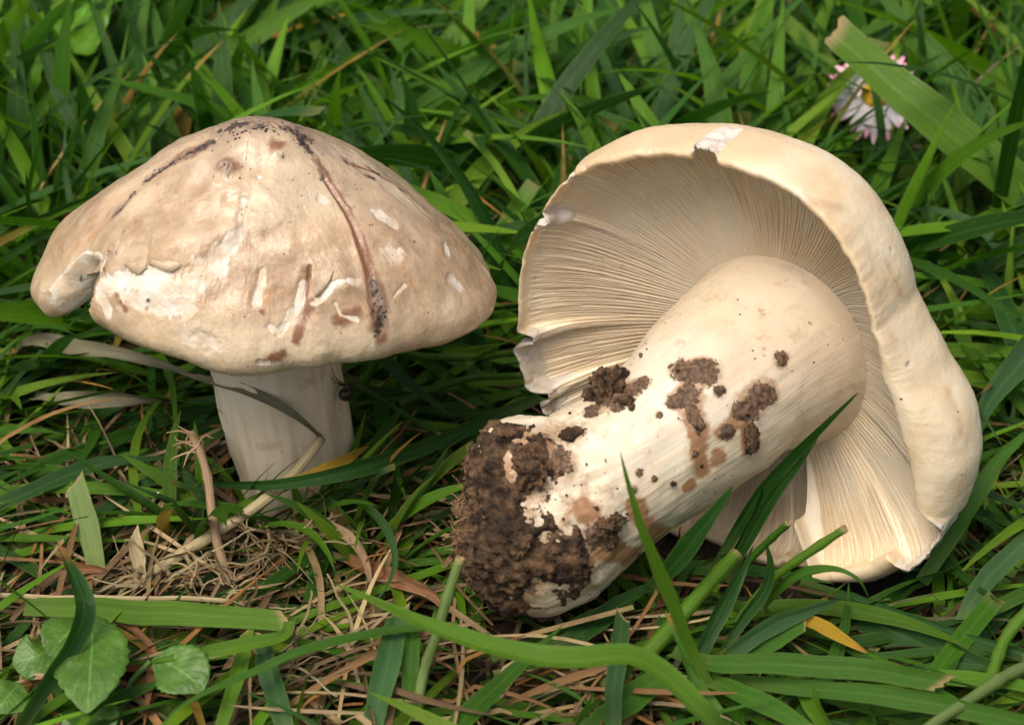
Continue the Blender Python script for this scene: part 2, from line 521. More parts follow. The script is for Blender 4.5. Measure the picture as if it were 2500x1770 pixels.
def mat_stem_b():
    m = NT('cream_stem_flesh')
    uvn = m.n('ShaderNodeUVMap').outputs[0]
    fib = m.noise(1.0, 5, .6, m.stretch((70, 5, 1), uvn))
    mid, fine = m.noise(230, 5), m.noise(1300, 4, .6)
    col = m.mix(m.ramp(m.noise(55, 3), .35, .7), (.64, .545, .385), (.69, .63, .50))
    col = m.mix(m.ramp(fib, .52, .74, 0, .40), col, (.74, .55, .33))
    col = m.mix(m.math('MULTIPLY', m.attr('pink'), m.ramp(m.noise(45, 4), .3, .7, .5, 1.0)), col, (.66, .52, .38))
    st = m.math('MULTIPLY_ADD', m.math('SUBTRACT', m.noise(260, 6, .68), .5), 2.4, m.attr('stain'))
    col = m.mix(m.ramp(st, .15, .80, 0, .9), col, (.29, .135, .052))
    sm = m.math('MULTIPLY_ADD', m.math('SUBTRACT', m.noise(150, 6, .7), .5), 2.2, m.attr('dirt'))
    col = m.mix(m.ramp(sm, .05, .65, 0, .72), col, (.33, .205, .105))
    di = m.math('MULTIPLY_ADD', m.math('SUBTRACT', m.noise(330, 6, .72), .5), 3.0, m.attr('dirt'))
    dm = m.math('MAXIMUM', m.ramp(di, .56, .66), m.math('MULTIPLY', m.ramp(m.vor(520), .10, .14, 1, 0), m.ramp(m.noise(90, 3), .52, .60)))
    col = m.mix(dm, col, m.mix(m.ramp(fine, .35, .65), (.055, .035, .02), (.18, .105, .06)))
    h = m.math('MULTIPLY_ADD', fib, .4, m.math('MULTIPLY_ADD', mid, .5, m.math('MULTIPLY', dm, .9)))
    rough = m.ramp(fib, .35, .7, .30, .50)
    return m.done(col, m.math('MULTIPLY_ADD', dm, .4, rough), m.bump(h, .70, .0008), .5, .12)


def mat_stem_a():
    m = NT('white_stem_flesh')
    fib = m.noise(1.0, 5, .6, m.stretch((60, 3, 1), m.n('ShaderNodeUVMap').outputs[0]))
    col = m.mix(m.ramp(m.noise(60, 3), .35, .7), (.70, .60, .44), (.76, .69, .54))
    col = m.mix(m.ramp(fib, .5, .72, 0, .5), col, (.54, .42, .26))
    col = m.mix(m.ramp(m.noise(90, 4), .60, .72, 0, .5), col, (.32, .23, .12))
    return m.done(col, .5, m.bump(fib, .4, .0006), .4, .1)


def mat_soil(name='crumbly_soil', a=(.030, .019, .012), b=(.27, .160, .083)):
    m = NT(name)
    n1, n2 = m.noise(350, 6, .65), m.noise(1600, 4, .7)
    col = m.mix(m.ramp(n1, .36, .66), a, b)
    col = m.mix(m.ramp(n2, .58, .70, 0, .6), col, (.30, .20, .115))
    col = m.mix(m.ramp(m.noise(110, 4), .50, .60, 0, .65), col, (.035, .024, .016))
    h = m.math('ADD', n1, m.math('ADD', m.math('MULTIPLY', n2, .8), m.math('MULTIPLY', m.noise(3600, 3, .7), .4)))
    return m.done(col, m.ramp(n2, .4, .7, .92, .6), m.bump(h, 1.0, .0015), .3)


def mat_ground():
    m = NT('dark_lawn_soil')
    n1, n2 = m.noise(60, 6, .65), m.noise(500, 4, .7)
    col = m.mix(m.ramp(n1, .36, .66), (.008, .006, .004), (.035, .022, .012))
    col = m.mix(m.ramp(n2, .6, .72, 0, .5), col, (.07, .045, .024))
    sep = m.n('ShaderNodeSeparateXYZ'); m.l(m.obj(), sep.inputs[0])
    r = m.math('SQRT', m.math('ADD', m.math('POWER', sep.outputs[0], 2.0), m.math('POWER', sep.outputs[1], 2.0)))
    far = m.ramp(r, .55, .9)                     # beyond the built blades the lawn is read from its colour alone
    lawn = m.mix(m.ramp(m.noise(160, 5, .7), .35, .65), (.015, .035, .006), (.05, .13, .02))
    col = m.mix(far, col, lawn)
    return m.done(col, .85, m.bump(m.math('ADD', n1, n2), .8, .003), .3)


def mat_blade(name='grass_blade_skin', trans=.40, rough=.44):
    """colour comes from each blade's own colour attribute; the UV runs across (u) and along (v, cm) the blade."""
    m = NT(name)
    uv = m.n('ShaderNodeUVMap').outputs[0]
    sep = m.n('ShaderNodeSeparateXYZ'); m.l(uv, sep.inputs[0])
    u, v = sep.outputs[0], sep.outputs[1]
    col = m.attr('col', 'Color')
    wob = m.noise(1.0, 3, .6, m.stretch((14, .5, 1), uv))
    vein = m.noise(1.0, 3, .6, m.stretch((11, .06, 1), uv))
    vein2 = m.ramp(vein, .50, .64)
    col = m.mix(m.math('MULTIPLY', vein2, .45), col, m.mix(1.0, col, (1.9, 1.6, 1.5), 'MULTIPLY'))
    col = m.mix(m.ramp(vein, .47, .36, 0, .40), col, m.mix(1.0, col, (.5, .6, .5), 'MULTIPLY'))
    col = m.mix(m.ramp(wob, .35, .7, 0, .30), col, m.mix(1.0, col, (.55, .6, .5), 'MULTIPLY'))
    mid = m.ramp(m.math('ABSOLUTE', u), .0, .09, 1, 0)
    col = m.mix(m.math('MULTIPLY', mid, .18), col, (.24, .40, .08))
    edge = m.ramp(m.math('ABSOLUTE', u), .86, .99)
    col = m.mix(m.math('MULTIPLY', edge, .35), col, (.20, .30, .07))
    col = m.mix(m.ramp(m.noise(130, 4, .6), .56, .72, 0, .35), col, m.mix(1.0, col, (1.7, 1.25, .8), 'MULTIPLY'))
    fl = m.ramp(m.noise(420, 4, .6), .66, .74, 0, .5)
    col = m.mix(fl, col, (.20, .17, .06))
    h = m.math('MULTIPLY_ADD', vein, 1.4, m.math('MULTIPLY', wob, .6))
    nb = m.bump(h, .40, .0005)
    m.done(col, m.ramp(m.noise(300, 3), .35, .7, rough - .04, rough + .16), nb, .28)
    tr = m.n('ShaderNodeBsdfTranslucent')
    m.l(m.mix(1.0, col, (1.25, 1.35, .75), 'MULTIPLY'), tr.inputs['Color'])
    m.l(nb, tr.inputs['Normal'])
    mx = m.n('ShaderNodeMixShader')
    mx.inputs[0].default_value = trans
    m.l(m.b.outputs[0], mx.inputs[1]); m.l(tr.outputs[0], mx.inputs[2])
    m.l(mx.outputs[0], m.out.inputs['Surface'])
    return m.m


def mat_dry(name='dry_straw_skin'):
    m = NT(name)
    uv = m.n('ShaderNodeUVMap').outputs[0]
    col = m.attr('col', 'Color')
    w = m.noise(1.0, 5, .65, m.stretch((9, .7, 1), uv))
    col = m.mix(m.ramp(w, .45, .68, 0, .65), col, m.mix(1.0, col, (.42, .34, .26), 'MULTIPLY'))
    col = m.mix(m.ramp(w, .30, .44, .35, 0), col, (.62, .52, .36))
    m.done(col, m.ramp(w, .35, .7, .42, .7), m.bump(w, .6, .0006), .4)
    return m.m


def mat_plain(name, col, rough=.5, spec=.5, vary=.3, scale=300, sss=0.0):
    m = NT(name)
    c = m.mix(m.ramp(m.noise(scale, 4), .35, .68, 0, vary), col, tuple(x * .45 for x in col))
    return m.done(c, rough, m.bump(m.noise(scale * 3, 3), .25, .0004), spec, sss)


def mat_leaf(name, a, b, spots=0.0, trans=.25, rough=.45):
    m = NT(name)
    uv = m.n('ShaderNodeUVMap').outputs[0]
    sep = m.n('ShaderNodeSeparateXYZ'); m.l(uv, sep.inputs[0])
    au = m.math('ABSOLUTE', sep.outputs[0])
    vein = m.math('SINE', m.math('MULTIPLY', m.math('SUBTRACT', sep.outputs[1], m.math('MULTIPLY', au, .35)), 52.0))
    col = m.mix(m.ramp(m.noise(180, 5, .6), .35, .68), a, b)
    col = m.mix(m.ramp(vein, .90, 1.0, 0, .14), col, tuple(min(1, x * 1.9 + .02) for x in b))
    col = m.mix(m.ramp(au, .0, .06, .40, 0), col, tuple(min(1, x * 2.2 + .03) for x in b))
    if spots:
        col = m.mix(m.math('MULTIPLY', m.ramp(m.vor(900), .12, .24, 1, 0), spots), col, (.30, .40, .16))
    col = m.mix(m.ramp(m.noise(260, 3), .68, .76, 0, .6), col, (.16, .11, .03))
    nb = m.bump(m.math('ADD', m.noise(500, 3), m.math('MULTIPLY', vein, .08)), .4, .0005)
    m.done(col, rough, nb, .5)
    tr = m.n('ShaderNodeBsdfTranslucent')
    m.l(m.mix(1.0, col, (1.3, 1.4, .7), 'MULTIPLY'), tr.inputs['Color'])
    mx = m.n('ShaderNodeMixShader'); mx.inputs[0].default_value = trans
    m.l(m.b.outputs[0], mx.inputs[1]); m.l(tr.outputs[0], mx.inputs[2])
    m.l(mx.outputs[0], m.out.inputs['Surface'])
    return m.m


M_CAP_A, M_CAP_B, M_GILL, M_STEM_A, M_STEM_B = mat_cap_a(), mat_cap_b(), mat_gill(), mat_stem_a(), mat_stem_b()
M_SOIL, M_GROUND, M_BLADE, M_DRY = mat_soil(), mat_ground(), mat_blade(), mat_dry()
# ---------------------------------------------------------------- marks on the mushrooms: polylines of (x, y, z, radius), cm
A_FLESH = [[(-8.42,-2.07,6.01,0.309),(-7.57,-3.3,6.64,0.375),(-7.05,-3.49,6.8,0.465),(-6.47,-3.76,6.76,0.508),(-6.0,-3.76,6.89,0.461),(-5.54,-3.63,7.06,0.354)],[(-7.29,-3.56,6.53,0.311),(-6.61,-3.89,6.49,0.347),(-6.14,-3.98,6.54,0.307)],[(-5.76,-3.57,7.13,0.384),(-5.32,-3.34,7.38,0.308),(-5.11,-3.11,7.58,0.17),(-5.01,-2.71,7.91,0.124)],[(-7.82,-3.29,6.41,0.235),(-7.67,-3.56,6.16,0.203)],[(-4.71,-3.61,7.04,0.169),(-4.79,-3.98,6.59,0.153)],[(-3.94,-3.68,6.86,0.123),(-4.04,-3.96,6.42,0.2),(-4.34,-4.13,6.15,0.185),(-4.39,-4.21,6.02,0.108)],[(-3.71,-3.88,6.53,0.123),(-3.33,-3.61,6.79,0.154),(-2.95,-3.49,6.79,0.139)],[(-3.32,-3.81,6.48,0.093),(-3.23,-3.89,6.29,0.077),(-2.95,-3.91,6.2,0.07)],[(-2.58,-2.11,7.54,0.27),(-2.33,-2.16,7.37,0.239)],[(-2.43,-2.78,7.12,0.267),(-2.26,-2.81,6.98,0.299)],[(-1.34,-1.72,6.68,0.13),(-1.28,-1.9,6.58,0.162)],[(-1.19,-2.36,6.25,0.193),(-1.03,-2.33,6.05,0.162)],[(-2.25,-3.38,6.41,0.094),(-2.06,-3.14,6.54,0.11)],[(-3.63,-2.33,7.98,0.188)],[(-4.84,-2.17,8.31,0.11)],[(-5.08,-2.58,8.02,0.187),(-5.13,-2.91,7.75,0.14)],[(-4.53,-4.18,6.17,0.138),(-4.33,-4.17,6.05,0.108)],[(-4.75,-4.42,5.57,0.108),(-4.61,-4.4,5.54,0.093)],[(-5.98,-4.27,6.03,0.307),(-5.46,-4.34,5.92,0.23)]]
A_DIRT = [[(-7.16,-1.48,7.95,0.209),(-6.73,-1.43,8.21,0.272),(-6.34,-1.39,8.44,0.287),(-5.82,-1.35,8.69,0.207)],[(-5.45,-1.98,8.47,0.236),(-5.43,-2.17,8.34,0.141)],[(-4.44,-1.77,8.55,0.142)],[(-4.92,-1.14,8.93,0.319),(-4.44,-1.11,8.83,0.32),(-4.01,-1.08,8.63,0.257)],[(-4.28,-1.14,8.76,0.208),(-3.88,-1.49,8.48,0.207),(-3.62,-1.86,8.22,0.142)],[(-3.36,-0.97,8.24,0.146),(-3.07,-1.04,8.05,0.211),(-2.74,-1.07,7.82,0.114)],[(-2.93,-0.75,7.95,0.082),(-2.12,-0.75,7.38,0.091),(-1.48,-1.08,6.84,0.074)],[(-2.64,-3.36,6.75,0.124),(-2.54,-3.63,6.37,0.249),(-2.52,-3.83,6.04,0.249),(-2.55,-3.92,5.89,0.155)],[(-5.48,-1.12,8.88,0.24),(-5.18,-1.08,8.94,0.24)],[(-6.85,-3.77,6.53,0.062)],[(-6.89,-3.84,6.39,0.062)],[(-1.91,-2.28,7.02,0.072)],[(-7.45,-1.66,7.73,0.24),(-7.74,-2.02,7.45,0.207)]]
A_CRACK = [[(-3.62,-1.86,8.22,0.095),(-3.19,-2.38,7.76,0.11),(-2.9,-2.93,7.28,0.133),(-2.68,-3.33,6.8,0.171),(-2.59,-3.63,6.41,0.248),(-2.53,-3.88,5.95,0.186)],[(-3.81,-3.46,7.08,0.062),(-3.85,-3.73,6.78,0.069),(-3.92,-3.9,6.55,0.069)],[(-3.21,-0.99,8.15,0.057),(-2.46,-0.68,7.62,0.066),(-1.63,-1.22,6.97,0.057)]]
A_STAIN = [[(-3.79,-1.55,8.42,0.207),(-3.23,-2.29,7.83,0.189),(-2.81,-2.97,7.2,0.203),(-2.59,-3.47,6.61,0.311),(-2.55,-3.86,6.01,0.388),(-2.46,-3.9,5.82,0.311)],[(-2.96,-3.84,6.32,0.309),(-3.25,-3.94,6.2,0.309)],[(-4.3,-4.3,5.69,0.2),(-4.61,-4.4,5.58,0.2)],[(-3.77,-3.9,6.52,0.2),(-4.07,-4.19,5.91,0.2)],[(-3.62,-3.83,6.56,0.185)],[(-7.44,-3.48,6.51,0.156),(-7.28,-3.72,6.3,0.124)],[(-6.48,-1.37,8.37,0.4),(-5.92,-1.37,8.65,0.319)],[(-5.41,-2.02,8.44,0.393)],[(-4.55,-1.58,8.68,0.396)],[(-4.68,-4.06,6.44,0.107)],[(-3.91,-3.51,7.05,0.154)]]
A_BUMP = [[(-5.5,-1.97,8.47,0.362)],[(-4.47,-1.69,8.61,0.316)],[(-5.03,-1.46,8.81,0.555)],[(-5.92,-3.36,7.36,0.462),(-5.34,-3.1,7.6,0.387),(-6.54,-3.17,7.36,0.387)],[(-3.17,-3.6,6.76,0.309)],[(-3.62,-2.95,7.53,0.466),(-4.24,-3.27,7.35,0.464)],[(-2.06,-2.68,6.92,0.632)]]
A_DENT = [[(-5.05,-1.94,8.49,0.315),(-4.83,-1.99,8.44,0.314)],[(-4.94,-2.57,8.02,0.358),(-5.36,-2.59,8.02,0.234)],[(-3.82,-3.63,6.89,0.277),(-3.92,-3.99,6.4,0.308)],[(-3.08,-3.09,7.24,0.264),(-2.75,-3.62,6.53,0.279)],[(-6.47,-3.56,7.0,0.385),(-7.3,-3.33,6.81,0.311)],[(-5.97,-2.21,8.21,0.314)]]
A_PALE = [[(-5.13,-1.7,8.66,0.632),(-4.2,-1.92,8.41,0.867),(-3.74,-2.42,7.96,0.861)],[(-5.87,-1.92,8.41,0.473)],[(-4.7,-2.49,8.05,0.702),(-5.34,-2.85,7.81,0.466)],[(-2.13,-1.11,7.38,0.654)],[(-7.26,-2.0,7.76,0.476)],[(-5.75,-4.37,5.77,0.923),(-4.3,-4.31,5.63,0.849),(-2.8,-4.06,5.73,0.698)],[(-1.14,-2.81,5.81,0.641)]]
A_FLAPS = [([(-7.38,-2.83,7.22),(-7.14,-2.9,7.3),(-6.88,-3.03,7.33)],[(-7.35,-3.2,6.98),(-7.09,-3.43,6.9),(-6.88,-3.42,7.02)]),([(-6.84,-2.94,7.43),(-6.39,-3.08,7.49),(-5.92,-3.01,7.67),(-5.68,-2.93,7.75)],[(-6.85,-3.39,7.08),(-6.39,-3.62,7.05),(-5.96,-3.48,7.31),(-5.67,-3.23,7.56)]),([(-3.77,-3.52,7.0),(-3.49,-3.41,7.06),(-3.35,-3.46,6.98)],[(-3.76,-3.73,6.83),(-3.67,-3.85,6.64),(-3.44,-3.64,6.84)]),([(-8.43,-2.27,6.7),(-9.29,1.19,4.84),(-7.82,-2.8,6.94)],[(-8.57,-2.13,6.11),(-8.4,-2.14,6.22),(-7.84,-3.03,6.73)])]
B_STAIN = [[(5.58,-3.53,8.39,0.453),(6.1,-3.38,8.24,0.304)],[(3.44,-1.53,8.88,0.111)],[(7.05,-3.52,7.19,0.231),(7.34,-3.59,6.54,0.31)],[(7.12,-4.27,6.02,0.353)],[(1.0,-0.48,7.45,0.166)],[(0.22,0.16,2.99,0.161)],[(0.22,0.09,4.93,0.122)],[(8.35,-4.31,4.8,0.391),(8.59,-4.69,4.16,0.391)],[(4.44,-2.82,8.79,0.122)]]
B_FLESH = [[(1.44,-0.8,7.94,0.114)],[(2.69,-1.62,8.67,0.071)],[(7.17,-3.23,7.33,0.093)],[(7.48,-4.38,5.49,0.093)],[(8.15,-4.88,1.43,0.081)],[(0.75,-0.26,6.54,0.169)]]
BS_STAIN = [[(3.54,-4.15,5.24,0.39),(3.28,-4.57,4.87,0.388),(3.48,-4.89,4.51,0.356),(3.55,-5.14,4.02,0.279),(3.68,-5.21,3.55,0.265)],[(4.01,-4.89,4.29,0.233),(4.42,-4.6,4.59,0.311)],[(4.51,-4.71,4.2,0.234),(4.57,-4.74,3.8,0.235)],[(3.96,-5.05,3.77,0.28)],[(2.29,-5.83,3.26,0.307),(2.87,-5.41,2.17,0.395)],[(1.69,-6.26,2.66,0.307),(2.36,-5.69,1.95,0.315)],[(1.37,-6.15,3.35,0.304)],[(0.41,-5.28,4.2,0.461)],[(3.43,-5.34,3.33,0.233)]]
BS_DIRT = [[(3.24,-4.08,5.21,0.375),(3.68,-4.23,5.2,0.436)],[(3.38,-4.52,4.93,0.372),(3.06,-4.59,4.81,0.248)],[(3.41,-4.76,4.68,0.248),(3.54,-4.92,4.45,0.186)],[(4.42,-4.6,4.59,0.42),(4.82,-4.3,4.78,0.422)],[(5.19,-3.73,5.24,0.252)],[(4.1,-4.86,4.29,0.272)],[(3.49,-5.17,3.97,0.124)],[(2.37,-5.54,3.81,0.108)],[(2.67,-5.54,3.68,0.1)],[(2.25,-5.72,3.56,0.123)],[(2.0,-4.3,4.6,0.424),(2.5,-4.12,4.88,0.275)],[(2.78,-4.76,4.62,0.101)],[(1.6,-4.34,4.45,0.314)],[(1.58,-6.25,2.94,0.412),(1.85,-6.16,2.67,0.346)],[(0.96,-5.54,4.02,0.413)],[(3.94,-4.48,4.96,0.21)]]
BS_CRUST = [[(0.61,-4.91,4.24,0.698),(1.32,-4.83,4.28,0.466)],[(0.25,-5.6,4.06,0.687),(0.5,-5.97,3.85,0.607)],[(-0.31,-5.23,4.03,0.926),(-0.44,-5.78,3.54,0.919)],[(0.1,-6.48,3.14,0.983),(0.71,-6.69,2.44,0.837),(0.25,-6.69,2.25,0.763)],[(1.76,-6.13,3.01,0.352)],[(1.12,-6.53,2.82,0.456),(1.24,-6.54,2.13,0.384)],[(0.6,-6.14,3.69,0.378)]]
B_CLODS = [((1.86,-3.88,4.58),0.4,(1,1,1.15)),((2.25,-4.38,4.69),0.17,(1.5,1,0.5)),((0.37,-5.8,3.99),0.26,(1,1,1.1)),((1.14,-4.9,4.23),0.2,(1.2,1,0.8)),((1.75,-6.13,3.04),0.26,(1.3,1,0.7)),((4.58,-4.74,4.07),0.19,(0.7,1,1.5)),((-0.01,-4.84,4.2),0.26,(1.3,1,0.7)),((0.17,-6.57,2.95),0.26,(1,1,1))]
